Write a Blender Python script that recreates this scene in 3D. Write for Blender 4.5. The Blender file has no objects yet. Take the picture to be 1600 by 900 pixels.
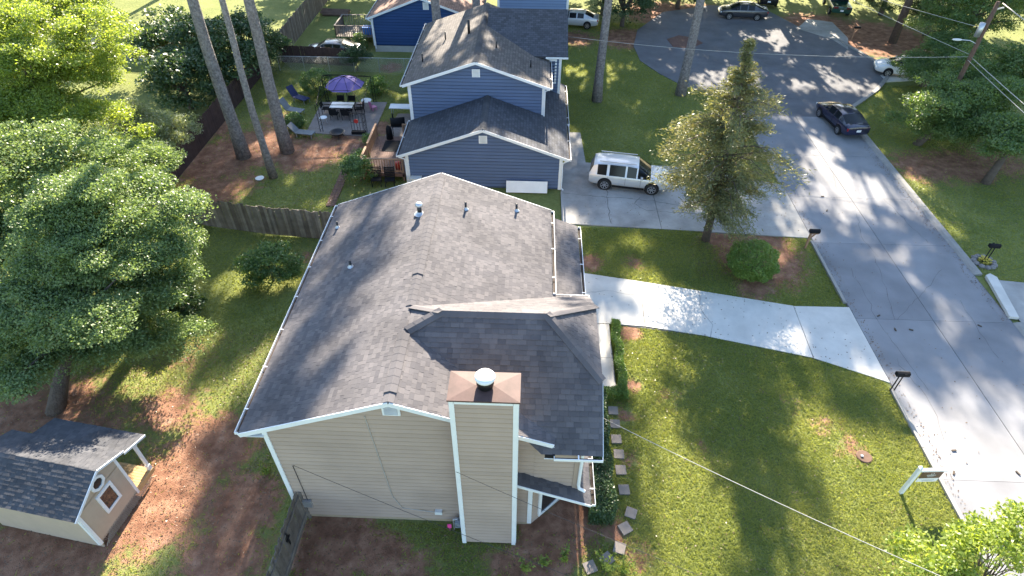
import bpy, math, random
import numpy as np
from mathutils import Vector, Matrix

# ------------------------------------------------------------------ camera, light, exposure
SC = bpy.context.scene
COL = SC.collection
FPX, PITCH, ROLL, YAW, HC = 956.4, 0.72864, 0.00894, 0.0302, 21.0
SUN_EL, SUN_AZ = math.radians(29), math.radians(4)      # azimuth from +y towards +x
SUN_STRENGTH, SKY_STRENGTH, EXPOSURE = 5.0, 0.09, 2.28

def _basis():
    cp, sp = math.cos(PITCH), math.sin(PITCH)
    F = np.array([0, cp, -sp]); R = np.array([1., 0, 0]); U = np.cross(R, F)
    c, s = math.cos(ROLL), math.sin(ROLL)
    R2, U2 = c*R+s*U, -s*R+c*U
    cy, sy = math.cos(YAW), math.sin(YAW)
    M = np.array([[cy, -sy, 0], [sy, cy, 0], [0, 0, 1]])
    return M@R2, M@U2, M@F
BR, BU, BF = _basis()
EYE = np.array([0, 0, HC])
def ray(x, y): return BF+BR*(x-800)/FPX+BU*(450-y)/FPX
def g(x, y, z=0.0):
    d = ray(x, y); return EYE+d*((z-HC)/d[2])
def atY(x, y, Y):
    d = ray(x, y); return EYE+d*(Y/d[1])
def atX(x, y, X):
    d = ray(x, y); return EYE+d*(X/d[0])

cam = bpy.data.objects.new('camera', bpy.data.cameras.new('camera'))
COL.objects.link(cam)
m = Matrix(((BR[0], BU[0], -BF[0], 0), (BR[1], BU[1], -BF[1], 0), (BR[2], BU[2], -BF[2], HC), (0, 0, 0, 1)))
cam.matrix_world = m
cam.data.sensor_width = 36; cam.data.lens = 36*FPX/1600
cam.data.clip_end = 3000; cam.data.clip_start = .1
SC.camera = cam

w = bpy.data.worlds.new('World'); SC.world = w; w.use_nodes = True
nt = w.node_tree; bg = nt.nodes['Background']
sky = nt.nodes.new('ShaderNodeTexSky'); sky.sky_type = 'NISHITA'; sky.sun_disc = False
sky.sun_elevation = SUN_EL; sky.sun_rotation = SUN_AZ; sky.air_density = 1.2; sky.dust_density = .8; sky.ozone_density = 2.5
nt.links.new(sky.outputs[0], bg.inputs[0]); bg.inputs[1].default_value = SKY_STRENGTH
sl = bpy.data.lights.new('sun', 'SUN'); sl.energy = SUN_STRENGTH; sl.angle = math.radians(.6); sl.color = (1, .89, .72)
so = bpy.data.objects.new('sun', sl); COL.objects.link(so)
sd = Vector((math.sin(SUN_AZ)*math.cos(SUN_EL), math.cos(SUN_AZ)*math.cos(SUN_EL), math.sin(SUN_EL)))
so.rotation_euler = sd.to_track_quat('Z', 'Y').to_euler(); so.location = (0, 60, 60)
SC.view_settings.view_transform = 'Standard'; SC.view_settings.look = 'None'
SC.view_settings.exposure = EXPOSURE; SC.view_settings.gamma = 1
SC.cycles.max_bounces = 6; SC.cycles.transparent_max_bounces = 6

rng = np.random.default_rng(7); random.seed(7)

# ------------------------------------------------------------------ materials
MATS = {}
def newmat(name):
    m = bpy.data.materials.new(name); m.use_nodes = True; MATS[name] = m
    return m, m.node_tree, m.node_tree.nodes['Principled BSDF']
def _n(nt, t, **kw):
    n = nt.nodes.new(t)
    for k, v in kw.items(): setattr(n, k, v)
    return n
def ramp(nt, stops):
    r = nt.nodes.new('ShaderNodeValToRGB'); e = r.color_ramp.elements
    e[0].position, e[0].color = stops[0][0], (*stops[0][1], 1)
    e[1].position, e[1].color = stops[-1][0], (*stops[-1][1], 1)
    for p, c in stops[1:-1]:
        x = e.new(p); x.color = (*c, 1)
    return r
def sc3(c, k): return tuple(min(1, x*k) for x in c)
def mat(name, col, rough=.7, var=.15, scale=3., bump=0., metal=0., fine=None, spec=.5, coat=0.):
    """plain material: two octaves of noise vary the colour, optional bump"""
    m, nt, b = newmat(name)
    tc = _n(nt, 'ShaderNodeTexCoord')
    n1 = _n(nt, 'ShaderNodeTexNoise'); n1.inputs['Scale'].default_value = scale; n1.inputs['Detail'].default_value = 6; n1.inputs['Roughness'].default_value = .65
    nt.links.new(tc.outputs['Object'], n1.inputs['Vector'])
    r = ramp(nt, [(.3, sc3(col, 1-var)), (.7, sc3(col, 1+var))])
    nt.links.new(n1.outputs[0], r.inputs[0]); nt.links.new(r.outputs[0], b.inputs['Base Color'])
    b.inputs['Roughness'].default_value = rough; b.inputs['Metallic'].default_value = metal
    b.inputs['Specular IOR Level'].default_value = spec; b.inputs['Coat Weight'].default_value = coat
    if bump:
        n2 = _n(nt, 'ShaderNodeTexNoise'); n2.inputs['Scale'].default_value = fine or scale*8; n2.inputs['Detail'].default_value = 4
        nt.links.new(tc.outputs['Object'], n2.inputs['Vector'])
        bp = _n(nt, 'ShaderNodeBump'); bp.inputs['Strength'].default_value = bump; bp.inputs['Distance'].default_value = .02 if bump < .5 else .09
        nt.links.new(n2.outputs[0], bp.inputs['Height']); nt.links.new(bp.outputs[0], b.inputs['Normal'])
    return m
def attrmat(name, lo, hi, rough=.9, attr='tint', nscale=1.2, nvar=.25, bump=.3):
    """colour picked per piece from the face attribute + per object random, with large soft wear noise"""
    m, nt, b = newmat(name)
    a = _n(nt, 'ShaderNodeAttribute', attribute_name=attr)
    oi = _n(nt, 'ShaderNodeObjectInfo')
    ad = _n(nt, 'ShaderNodeMath', operation='MULTIPLY_ADD'); ad.inputs[1].default_value = .18
    nt.links.new(oi.outputs['Random'], ad.inputs[0]); nt.links.new(a.outputs['Fac'], ad.inputs[2])
    r = ramp(nt, [(0, lo), (1.1, hi)]); nt.links.new(ad.outputs[0], r.inputs[0])
    geo = _n(nt, 'ShaderNodeNewGeometry')
    n1 = _n(nt, 'ShaderNodeTexNoise'); n1.inputs['Scale'].default_value = nscale; n1.inputs['Detail'].default_value = 5
    nt.links.new(geo.outputs['Position'], n1.inputs['Vector'])
    r2 = ramp(nt, [(.3, (1-nvar,)*3), (.7, (1+nvar*.6,)*3)]); nt.links.new(n1.outputs[0], r2.inputs[0])
    mx = _n(nt, 'ShaderNodeMix', data_type='RGBA', blend_type='MULTIPLY'); mx.inputs[0].default_value = 1
    nt.links.new(r.outputs[0], mx.inputs[6]); nt.links.new(r2.outputs[0], mx.inputs[7])
    nt.links.new(mx.outputs[2], b.inputs['Base Color']); b.inputs['Roughness'].default_value = rough
    b.inputs['Specular IOR Level'].default_value = .25
    n2 = _n(nt, 'ShaderNodeTexNoise'); n2.inputs['Scale'].default_value = 60; n2.inputs['Detail'].default_value = 3
    nt.links.new(geo.outputs['Position'], n2.inputs['Vector'])
    bp = _n(nt, 'ShaderNodeBump'); bp.inputs['Strength'].default_value = bump; bp.inputs['Distance'].default_value = .02
    nt.links.new(n2.outputs[0], bp.inputs['Height']); nt.links.new(bp.outputs[0], b.inputs['Normal'])
    return m
def leafmat(name, cols, trans=.4, tcol=None, nscale=.9, spec=.5):
    """leaf: diffuse + translucent, colour per leaf from attribute and per clump from noise"""
    m, nt, b = newmat(name)
    a = _n(nt, 'ShaderNodeAttribute', attribute_name='tint')
    geo = _n(nt, 'ShaderNodeNewGeometry')
    n1 = _n(nt, 'ShaderNodeTexNoise'); n1.inputs['Scale'].default_value = nscale; n1.inputs['Detail'].default_value = 3
    nt.links.new(geo.outputs['Position'], n1.inputs['Vector'])
    ad = _n(nt, 'ShaderNodeMath', operation='MULTIPLY_ADD'); ad.inputs[1].default_value = .42
    nt.links.new(a.outputs['Fac'], ad.inputs[0])
    s = _n(nt, 'ShaderNodeMath', operation='MULTIPLY'); s.inputs[1].default_value = .72
    nt.links.new(n1.outputs[0], s.inputs[0]); nt.links.new(s.outputs[0], ad.inputs[2])
    r = ramp(nt, [(i/(len(cols)-1), c) for i, c in enumerate(cols)]); nt.links.new(ad.outputs[0], r.inputs[0])
    nt.links.new(r.outputs[0], b.inputs['Base Color']); b.inputs['Roughness'].default_value = .4 if spec > .2 else .8
    b.inputs['Specular IOR Level'].default_value = spec
    t = _n(nt, 'ShaderNodeBsdfTranslucent')
    mx = _n(nt, 'ShaderNodeMix', data_type='RGBA', blend_type='MULTIPLY'); mx.inputs[0].default_value = 1
    nt.links.new(r.outputs[0], mx.inputs[6]); mx.inputs[7].default_value = (*(tcol or (1.9, 1.8, .7)), 1)
    nt.links.new(mx.outputs[2], t.inputs[0])
    ms = _n(nt, 'ShaderNodeMixShader'); ms.inputs[0].default_value = trans
    nt.links.new(b.outputs[0], ms.inputs[1]); nt.links.new(t.outputs[0], ms.inputs[2])
    nt.links.new(ms.outputs[0], nt.nodes['Material Output'].inputs[0])
    return m

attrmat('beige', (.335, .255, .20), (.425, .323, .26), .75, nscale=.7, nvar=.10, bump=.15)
mat('beige_under', (.40, .31, .21), .8, .1)
attrmat('slate', (.045, .068, .125), (.10, .145, .25), .6, nscale=.7, nvar=.06, bump=.05)
attrmat('cobalt', (.012, .035, .11), (.022, .066, .19), .6, nscale=.7, nvar=.06, bump=.05)
attrmat('paleblue', (.11, .16, .27), (.2, .28, .44), .6, nscale=.7, nvar=.06, bump=.05)
mat('white', (.78, .79, .80), .5, .05, 2)
mat('white_dirty', (.66, .66, .63), .6, .14, 2)
mat('black', (.012, .012, .014), .75, .2, spec=.2)
mat('gutter_inside', (.05, .035, .028), .9, .3)
mat('dark_metal', (.03, .03, .034), .4, .2, metal=.5)
mat('copper', (.085, .047, .041), .65, .3, 2.2, metal=.15)
mat('galv', (.55, .56, .58), .4, .1, metal=.7)
mat('road', (.30, .30, .315), .9, .14, .9, .25, fine=30)
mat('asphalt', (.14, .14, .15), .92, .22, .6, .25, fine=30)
mat('joint', (.12, .115, .11), .95, .2)
mat('drive', (.60, .57, .52), .88, .13, .8, .15, fine=25)
mat('drive_old', (.34, .325, .305), .9, .34, .45, .2, fine=25)
mat('kerb', (.29, .275, .255), .9, .16, 1.5, .2)
mat('paver', (.235, .20, .175), .9, .12, 3)
mat('brickpath', (.16, .085, .065), .9, .25, 4)
mat('patio', (.26, .22, .20), .9, .2, 1)
mat('bark_pine', (.225, .20, .19), .95, .55, 7, 1., fine=9)
mat('bark', (.12, .092, .075), .95, .3, 5, .8, fine=14)
mat('twig', (.10, .075, .055), .95, .3, 5)
mat('deckwood', (.20, .115, .085), .8, .2, 4)
mat('newwood', (.48, .32, .15), .75, .14, 5)
mat('railwood', (.34, .19, .11), .75, .2, 5)
mat('pole', (.13, .075, .05), .9, .25, 6)
mat('glass', (.015, .02, .024), .06, .2, spec=.7)
mat('carglass', (.010, .012, .014), .12, .1, spec=.3)
mat('tyre', (.018, .018, .019), .85, .1)
mat('rim', (.5, .5, .52), .3, .05, metal=.8)
mat('paint_silver', (.60, .61, .63), .3, .02, metal=.3, coat=.6)
mat('paint_navy', (.012, .014, .045), .22, .04, coat=.8)
mat('paint_grey', (.045, .045, .052), .25, .04, coat=.8)
mat('paint_white', (.80, .80, .80), .3, .02, coat=.6)
mat('paint_green', (.012, .07, .05), .3, .05, coat=.6)
mat('paint_bronze', (.20, .16, .09), .3, .04, metal=.3, coat=.6)
mat('paint_black', (.012, .012, .013), .25, .05, coat=.7)
mat('red_lamp', (.35, .012, .015), .25, .1)
mat('lamp_clear', (.7, .72, .74), .15, .05)
mat('umbrella', (.17, .12, .33), .8, .08, 2)
mat('pink', (.62, .22, .38), .6, .05)
mat('hotpink', (.9, .08, .35), .5, .02)
mat('red', (.5, .03, .03), .5, .05)
mat('bluebin', (.02, .16, .55), .5, .05)
mat('navyfabric', (.03, .035, .10), .8, .1)
mat('greyfabric', (.20, .21, .22), .85, .1)
mat('brown_sign', (.11, .065, .04), .5, .05)
mat('shedwall', (.47, .37, .28), .8, .06, 2)
mat('lattice', (.36, .29, .23), .85, .15)
mat('stone', (.22, .20, .19), .95, .25, 4, .4)
mat('yellow', (.5, .4, .04), .6, .1)
mat('meter', (.28, .31, .34), .5, .1)
mat('wire', (.03, .03, .032), .6, .1)
mat('wire_pale', (.42, .40, .37), .5, .1)
mat('foundation', (.45, .44, .42), .9, .1)
mat('log', (.16, .10, .07), .95, .3)
attrmat('shingle', (.090, .085, .092), (.142, .131, .134), nscale=.6, nvar=.22)
attrmat('shingle_shed', (.06, .062, .07), (.088, .088, .095), nscale=1.5)
attrmat('picket', (.13, .105, .09), (.26, .225, .195), nscale=3)
attrmat('picket_dark', (.045, .028, .026), (.08, .05, .045), nscale=3)
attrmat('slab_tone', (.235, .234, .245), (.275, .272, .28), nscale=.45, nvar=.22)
def far_shingle(name, c):
    m, nt, b = newmat(name)
    tc = _n(nt, 'ShaderNodeUVMap')
    br = _n(nt, 'ShaderNodeTexBrick'); br.inputs['Scale'].default_value = 1
    br.inputs['Color1'].default_value = (*sc3(c, .75), 1); br.inputs['Color2'].default_value = (*sc3(c, 1.3), 1); br.inputs['Mortar'].default_value = (*sc3(c, .5), 1)
    br.inputs['Mortar Size'].default_value = .012; br.inputs['Brick Width'].default_value = .32; br.inputs['Row Height'].default_value = .19
    nt.links.new(tc.outputs[0], br.inputs['Vector']); nt.links.new(br.outputs[0], b.inputs['Base Color'])
    bp = _n(nt, 'ShaderNodeBump'); bp.inputs['Distance'].default_value = .015; bp.inputs['Strength'].default_value = .6
    nt.links.new(br.outputs['Fac'], bp.inputs['Height']); bp.invert = True
    nt.links.new(bp.outputs[0], b.inputs['Normal']); b.inputs['Roughness'].default_value = .9
far_shingle('shingle_slate', (.065, .068, .082)); far_shingle('shingle_weathered', (.12, .105, .098)); far_shingle('shingle_brown', (.26, .15, .11))
leafmat('leaf_oak', [(0.0729, 0.1173, 0.0445), (0.1216, 0.1852, 0.0696), (0.1944, 0.2655, 0.1043), (0.3403, 0.3952, 0.1809)], .42, (1.7, 1.65, .85))
leafmat('leaf_light', [(0.104, 0.15, 0.0367), (0.169, 0.2375, 0.0551), (0.247, 0.3125, 0.0735), (0.39, 0.4125, 0.1348)], .5)
leafmat('leaf_pale', [(.11, .15, .08), (.17, .21, .12), (.24, .28, .18), (.34, .37, .26)], .4)
leafmat('leaf_dark', [(0.0208, 0.0475, 0.0196), (0.0416, 0.0825, 0.0306), (0.0715, 0.1187, 0.0441), (0.13, 0.1812, 0.076)], .25)
leafmat('leaf_right', [(0.0562, 0.108, 0.0423), (0.0983, 0.1688, 0.0595), (0.1544, 0.2228, 0.0794), (0.2527, 0.3105, 0.1191)], .42)
leafmat('leaf_cedar', [(.075, .10, .045), (.12, .15, .068), (.19, .205, .10), (.32, .29, .15)], .42, (1.7, 1.45, .7))
leafmat('leaf_shrub', [(0.0406, 0.091, 0.028), (0.0744, 0.143, 0.0433), (0.1217, 0.195, 0.0637), (0.2028, 0.273, 0.0955)], .35)
leafmat('leaf_boxwood', [(0.0702, 0.1418, 0.0291), (0.1123, 0.2025, 0.0423), (0.1825, 0.27, 0.0595), (0.2948, 0.351, 0.0992)], .35)
leafmat('leaf_yellow', [(.12, .15, .012), (.2, .22, .02), (.3, .3, .03), (.4, .38, .05)], .4)
leafmat('needle', [(.015, .04, .012), (.03, .06, .018), (.045, .085, .025), (.07, .11, .04)], .25)
leafmat('grass', [(.16, .19, .058), (.20, .235, .072), (.25, .275, .09), (.33, .32, .135)], .5, nscale=.35, spec=.1)

# ground: grass / red clay / leaf litter mixed by a painted attribute broken up with noise
m, nt, b = newmat('ground')
geo = _n(nt, 'ShaderNodeNewGeometry')
def noise(scale, detail=6, rough=.6):
    n = _n(nt, 'ShaderNodeTexNoise'); n.inputs['Scale'].default_value = scale; n.inputs['Detail'].default_value = detail; n.inputs['Roughness'].default_value = rough
    nt.links.new(geo.outputs['Position'], n.inputs['Vector']); return n
nA, nB, nC, nD = noise(.35, 5), noise(6, 6, .7), noise(1.6, 7, .65), noise(30, 3)
gr = ramp(nt, [(.28, (.105, .128, .04)), (.45, (.18, .205, .064)), (.6, (.25, .265, .09)), (.78, (.36, .315, .165))])
mxn = _n(nt, 'ShaderNodeMath', operation='MULTIPLY_ADD'); mxn.inputs[1].default_value = .5
hf = _n(nt, 'ShaderNodeMath', operation='MULTIPLY'); hf.inputs[1].default_value = .5
nt.links.new(nB.outputs[0], hf.inputs[0]); nt.links.new(nA.outputs[0], mxn.inputs[0]); nt.links.new(hf.outputs[0], mxn.inputs[2]); nt.links.new(mxn.outputs[0], gr.inputs[0])
dr = ramp(nt, [(.25, (.12, .056, .034)), (.45, (.235, .118, .074)), (.6, (.34, .185, .118)), (.78, (.48, .31, .22))])
nt.links.new(nC.outputs[0], dr.inputs[0])
at = _n(nt, 'ShaderNodeAttribute', attribute_name='dirt')
k = _n(nt, 'ShaderNodeMath', operation='MULTIPLY_ADD'); k.inputs[1].default_value = 1.1
sub = _n(nt, 'ShaderNodeMath', operation='SUBTRACT'); sub.inputs[1].default_value = .5
nt.links.new(nC.outputs[0], sub.inputs[0]); nt.links.new(sub.outputs[0], k.inputs[0]); nt.links.new(at.outputs['Fac'], k.inputs[2])
sub2 = _n(nt, 'ShaderNodeMath', operation='MULTIPLY_ADD'); sub2.inputs[1].default_value = .6
s3 = _n(nt, 'ShaderNodeMath', operation='SUBTRACT'); s3.inputs[1].default_value = .5
nt.links.new(nB.outputs[0], s3.inputs[0]); nt.links.new(s3.outputs[0], sub2.inputs[0]); nt.links.new(k.outputs[0], sub2.inputs[2])
th = ramp(nt, [(.38, (0, 0, 0)), (.62, (1, 1, 1))]); nt.links.new(sub2.outputs[0], th.inputs[0])
mx = _n(nt, 'ShaderNodeMix', data_type='RGBA'); nt.links.new(th.outputs[0], mx.inputs[0]); nt.links.new(gr.outputs[0], mx.inputs[6]); nt.links.new(dr.outputs[0], mx.inputs[7])
nt.links.new(mx.outputs[2], b.inputs['Base Color']); b.inputs['Roughness'].default_value = .95; b.inputs['Specular IOR Level'].default_value = .15
bp = _n(nt, 'ShaderNodeBump'); bp.inputs['Strength'].default_value = .8; bp.inputs['Distance'].default_value = .06
nt.links.new(nD.outputs[0], bp.inputs['Height']); nt.links.new(bp.outputs[0], b.inputs['Normal'])

# ------------------------------------------------------------------ mesh helpers
class MB:
    def __init__(s): s.v = []; s.f = []; s.t = []
    def add(s, vs, fs, tint=None):
        o = len(s.v); s.v += [tuple(map(float, p)) for p in vs]; s.f += [tuple(i+o for i in f) for f in fs]
        s.t += [random.random() if tint is None else tint]*len(fs); return s
    def box(s, a, b, tint=None):
        (x0, y0, z0), (x1, y1, z1) = a, b
        return s.add([(x0, y0, z0), (x1, y0, z0), (x1, y1, z0), (x0, y1, z0), (x0, y0, z1), (x1, y0, z1), (x1, y1, z1), (x0, y1, z1)],
                     [(3, 2, 1, 0), (4, 5, 6, 7), (0, 1, 5, 4), (1, 2, 6, 5), (2, 3, 7, 6), (3, 0, 4, 7)], tint)
    def bar(s, p, q, wd, ht, up=(0, 0, 1), tint=None):
        """square bar from p to q, wd sideways, ht along up"""
        p, q, up = Vector(p), Vector(q), Vector(up); d = (q-p).normalized()
        sd_ = d.cross(up)
        if sd_.length < 1e-4: sd_ = d.cross(Vector((0, 1, 0)))
        sd_.normalize(); u = sd_.cross(d).normalized()
        vs = [c+sd_*(a*wd/2)+u*(b_*ht/2) for c in (p, q) for a, b_ in ((-1, -1), (1, -1), (1, 1), (-1, 1))]
        return s.add(vs, [(3, 2, 1, 0), (4, 5, 6, 7), (0, 1, 5, 4), (1, 2, 6, 5), (2, 3, 7, 6), (3, 0, 4, 7)], tint)
    def tube(s, pts, rad, n=8, cap=True):
        pts = [Vector(p) for p in pts]
        rad = rad if isinstance(rad, (list, tuple)) else [rad]*len(pts)
        o = len(s.v); ref = None
        for i, p in enumerate(pts):
            d = (pts[min(i+1, len(pts)-1)]-pts[max(i-1, 0)]).normalized()
            if ref is None: ref = d.orthogonal().normalized()
            ref = (ref-d*ref.dot(d)); ref = ref.normalized() if ref.length > 1e-6 else d.orthogonal().normalized()
            bn = d.cross(ref)
            for k_ in range(n):
                a = 2*math.pi*k_/n; s.v.append(tuple(p+ref*(math.cos(a)*rad[i])+bn*(math.sin(a)*rad[i])))
        for i in range(len(pts)-1):
            for k_ in range(n):
                a, b_ = o+i*n+k_, o+i*n+(k_+1) % n; s.f.append((a, b_, b_+n, a+n)); s.t.append(.5)
        if cap:
            s.f.append(tuple(o+k_ for k_ in range(n))[::-1]); s.f.append(tuple(o+(len(pts)-1)*n+k_ for k_ in range(n))); s.t += [.5, .5]
        return s
    def lathe(s, prof, n=16, c=(0, 0, 0), axis='z'):
        o = len(s.v)
        for r, h in prof:
            for k_ in range(n):
                a = 2*math.pi*k_/n; x, y = r*math.cos(a), r*math.sin(a)
                p = (x, y, h) if axis == 'z' else (x, h, y)
                s.v.append((c[0]+p[0], c[1]+p[1], c[2]+p[2]))
        for i in range(len(prof)-1):
            for k_ in range(n):
                a, b_ = o+i*n+k_, o+i*n+(k_+1) % n
                s.f.append((a, b_, b_+n, a+n) if axis == 'z' else (a, a+n, b_+n, b_)); s.t.append(.5)
        return s
    def prism(s, poly, z0, z1, tint=None):
        n = len(poly)
        a = sum(poly[i][0]*poly[(i+1) % n][1]-poly[(i+1) % n][0]*poly[i][1] for i in range(n))
        if a < 0: poly = poly[::-1]
        vs = [(p[0], p[1], z0) for p in poly]+[(p[0], p[1], z1) for p in poly]
        return s.add(vs, [tuple(range(n))[::-1], tuple(range(n, 2*n))]+[(i, (i+1) % n, n+(i+1) % n, n+i) for i in range(n)], tint)
    def slab(s, quad, thick, tint=None):
        """planar polygon thickened downwards along its normal"""
        q = [Vector(p) for p in quad]; nrm = (q[1]-q[0]).cross(q[2]-q[0]).normalized()
        if nrm.z < 0: q = q[::-1]; nrm = -nrm
        n = len(q); vs = q+[p-nrm*thick for p in q]
        return s.add(vs, [tuple(range(n)), tuple(range(n, 2*n))[::-1]]+[(i, n+i, n+(i+1) % n, (i+1) % n) for i in range(n)], tint)
    def build(s, name, mt, parent=None, smooth=False, attr=False):
        me = bpy.data.meshes.new(name); me.from_pydata(s.v, [], s.f)
        if attr:
            a = me.attributes.new('tint', 'FLOAT', 'FACE'); a.data.foreach_set('value', np.array(s.t, dtype=np.float32))
        me.materials.append(MATS[mt])
        if smooth: me.polygons.foreach_set('use_smooth', np.ones(len(me.polygons), dtype=bool))
        me.update(); o = bpy.data.objects.new(name, me); COL.objects.link(o)
        if parent is not None: o.parent = parent
        return o
def thing(name, label, cat, loc=(0, 0, 0), rz=0, group=None):
    o = bpy.data.objects.new(name, None); COL.objects.link(o); o.location = loc; o.rotation_euler = (0, 0, rz)
    return tag(o, label, cat, group)
def tag(o, label, cat, group=None):
    o['label'] = label; o['category'] = cat
    if group: o['group'] = group
    return o
def struct(o): o['kind'] = 'structure'; return o
def stuff(o): o['kind'] = 'stuff'; return o
def copy_tree(o, parent=None):
    c = o.copy(); COL.objects.link(c); c.parent = parent
    for k_, v_ in o.items(): c[k_] = v_
    for ch in list(o.children): copy_tree(ch, c)
    return c
def bounds(poly, v):
    xs = []
    n = len(poly)
    for i in range(n):
        (u0, v0), (u1, v1) = poly[i], poly[(i+1) % n]
        if abs(v1-v0) < 1e-9:
            if abs(v-v0) < 1e-6: xs += [u0, u1]
        elif min(v0, v1)-1e-7 <= v <= max(v0, v1)+1e-7: xs.append(u0+(u1-u0)*(v-v0)/(v1-v0))
    return (min(xs), max(xs)) if xs else None
def courses(poly, expo, tabs=None, vmin=None):
    """(u,v) pieces of every course of a convex polygon: list of (uL0,uR0,uL1,uR1,v0,v1)"""
    vs = [p[1] for p in poly]; lo, hi = min(vs), max(vs); out = []; v = lo if vmin is None else vmin; row = 0
    while v < hi-.02:
        v1 = min(v+expo, hi-1e-4); A, B = bounds(poly, v+1e-4), bounds(poly, v1)
        if A and B:
            if tabs is None: out.append((A[0], A[1], B[0], B[1], v, v1))
            else:
                u = min(A[0], B[0])-random.random()*tabs[1]; end = max(A[1], B[1])
                while u < end:
                    wd = random.uniform(*tabs); cl = lambda x, L: max(L[0], min(L[1], x))
                    p = (cl(u, A), cl(u+wd-.006, A), cl(u, B), cl(u+wd-.006, B))
                    if p[1]-p[0] > .03 or p[3]-p[2] > .03: out.append((*p, v, v1))
                    u += wd
        v = v1; row += 1
    return out
def wedge(mb, pc, O, U, V, N, thick, lap=.03, top=.003, tint=None):
    O, U, V, N = Vector(O), Vector(U), Vector(V), Vector(N)
    a, b_, c, d, v0, v1 = pc; th = thick if not isinstance(thick, tuple) else random.uniform(*thick)
    P = lambda u, v, n: O+U*u+V*v+N*n
    mb.add([P(a, v0, -.004), P(b_, v0, -.004), P(a, v0, th), P(b_, v0, th), P(d, v1+lap*0, top), P(c, v1+lap*0, top), P(d, v1, -.004), P(c, v1, -.004)],
           [(0, 1, 3, 2), (2, 3, 4, 5), (1, 6, 4, 3), (0, 2, 5, 7)], tint)
def siding(parent, poly, O, U, N, mt, expo=.2, thick=.05, under=None, name='siding_board'):
    for pc in courses(poly, expo):
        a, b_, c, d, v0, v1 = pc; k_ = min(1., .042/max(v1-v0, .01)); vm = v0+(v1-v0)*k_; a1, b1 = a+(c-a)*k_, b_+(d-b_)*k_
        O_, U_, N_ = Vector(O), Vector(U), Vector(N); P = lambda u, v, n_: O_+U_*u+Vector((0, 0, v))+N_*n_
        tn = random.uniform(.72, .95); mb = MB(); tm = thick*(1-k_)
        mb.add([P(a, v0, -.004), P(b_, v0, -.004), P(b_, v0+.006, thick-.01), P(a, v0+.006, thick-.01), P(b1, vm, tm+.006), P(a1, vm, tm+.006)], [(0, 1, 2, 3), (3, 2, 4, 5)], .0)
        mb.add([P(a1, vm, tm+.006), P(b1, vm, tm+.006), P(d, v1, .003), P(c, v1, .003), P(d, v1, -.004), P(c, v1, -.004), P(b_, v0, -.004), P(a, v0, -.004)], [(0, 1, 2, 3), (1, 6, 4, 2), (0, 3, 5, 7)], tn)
        mb.build(name, mt, parent, attr=True)
def roof_plane(parent, poly3, eave_dir, mt, expo=.148, tabs=(.13, .26), thick=(.006, .018), individual=0, base='roof_slope', under='shingle', slabt=.12, stuffname='shingle_field'):
    """poly3: convex planar 3D polygon. Base slab + real shingle tabs"""
    q = [Vector(p) for p in poly3]; N = (q[1]-q[0]).cross(q[2]-q[0]).normalized()
    if N.z < 0: N = -N
    U = Vector(eave_dir).normalized(); V = N.cross(U).normalized()
    if V.z < 0: V = -V
    O = q[0]; poly = [((p-O).dot(U), (p-O).dot(V)) for p in q]
    ob = MB().slab(poly3, slabt, .3).build(base, under, parent, attr=True)
    pcs = courses(poly, expo, tabs)
    pcs_i = []
    if individual:
        full = [p for p in pcs if p[1]-p[0] > .12 and p[3]-p[2] > .12]
        full.sort(key=lambda p: (O+U*((p[0]+p[1])/2)+V*p[4]-Vector(EYE)).length)
        pcs_i = full[:individual]; ids = set(map(id, pcs_i)); pcs = [p for p in pcs if id(p) not in ids]
    mb = MB()
    for p in pcs: wedge(mb, p, O, U, V, N, thick)
    if pcs: stuff(mb.build(stuffname, mt, ob, attr=True))
    for p in pcs_i:
        mb = MB(); wedge(mb, p, O, U, V, N, thick); mb.build('shingle', mt, ob, attr=True)
    return ob
def caps(parent, p, q, n1, n2, mt, wd=.15, L=.26, name='ridge_cap', lift=.02):
    """overlapping cap shingles bent over a ridge or hip from p to q; n1,n2 unit vectors down each side"""
    p, q = Vector(p), Vector(q); d = (q-p); n = max(1, int(d.length/L)); n1, n2 = Vector(n1).normalized(), Vector(n2).normalized()
    up = Vector((0, 0, 1)); mb = MB()
    for i in range(n):
        a, b_ = p+d*(i/n), p+d*((i+1)/n)+d.normalized()*.02; l0, l1 = lift+.010, lift+.004
        mb.add([a+n1*wd+up*l0, a+up*(l0+.01), a+n2*wd+up*l0, b_+n1*wd+up*l1, b_+up*(l1+.01), b_+n2*wd+up*l1, a+n1*wd, a, a+n2*wd],
               [(0, 1, 4, 3), (1, 2, 5, 4), (0, 6, 7, 1), (1, 7, 8, 2), (0, 3, 6), (2, 8, 5)], random.uniform(.35, .65))
    return mb.build(name, mt, parent, attr=True)
def gutter(parent, a, b, out, mt='white', step=1.35, w_=.12):
    """U channel from a to b with the lip on side out, and strap brackets"""
    a, b, out = Vector(a), Vector(b), Vector(out).normalized(); d = (b-a).normalized(); up = Vector((0, 0, 1))
    gt = MB()
    gt.bar(a+out*w_+up*-.0, b+out*w_, .022, .11, up).bar(a+out*(w_/2)-up*.055, b+out*(w_/2)-up*.055, w_-.03, .014, up)
    for e in (a, b): gt.bar(e+out*.01, e+out*(w_+.01), .02, .11, up)
    o = gt.build('gutter', mt, parent)
    MB().bar(a+out*(w_/2)-up*.04, b+out*(w_/2)-up*.04, w_-.035, .01, up).build('gutter_trough', 'gutter_inside', o)
    n = max(1, int((b-a).length/step))
    for i in range(n):
        c = a+d*((i+.5)*(b-a).length/n); MB().bar(c+up*.06-out*.03, c+out*(w_+.012)+up*.06, .04, .012, up).build('gutter_bracket', mt, o)
    return o

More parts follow.
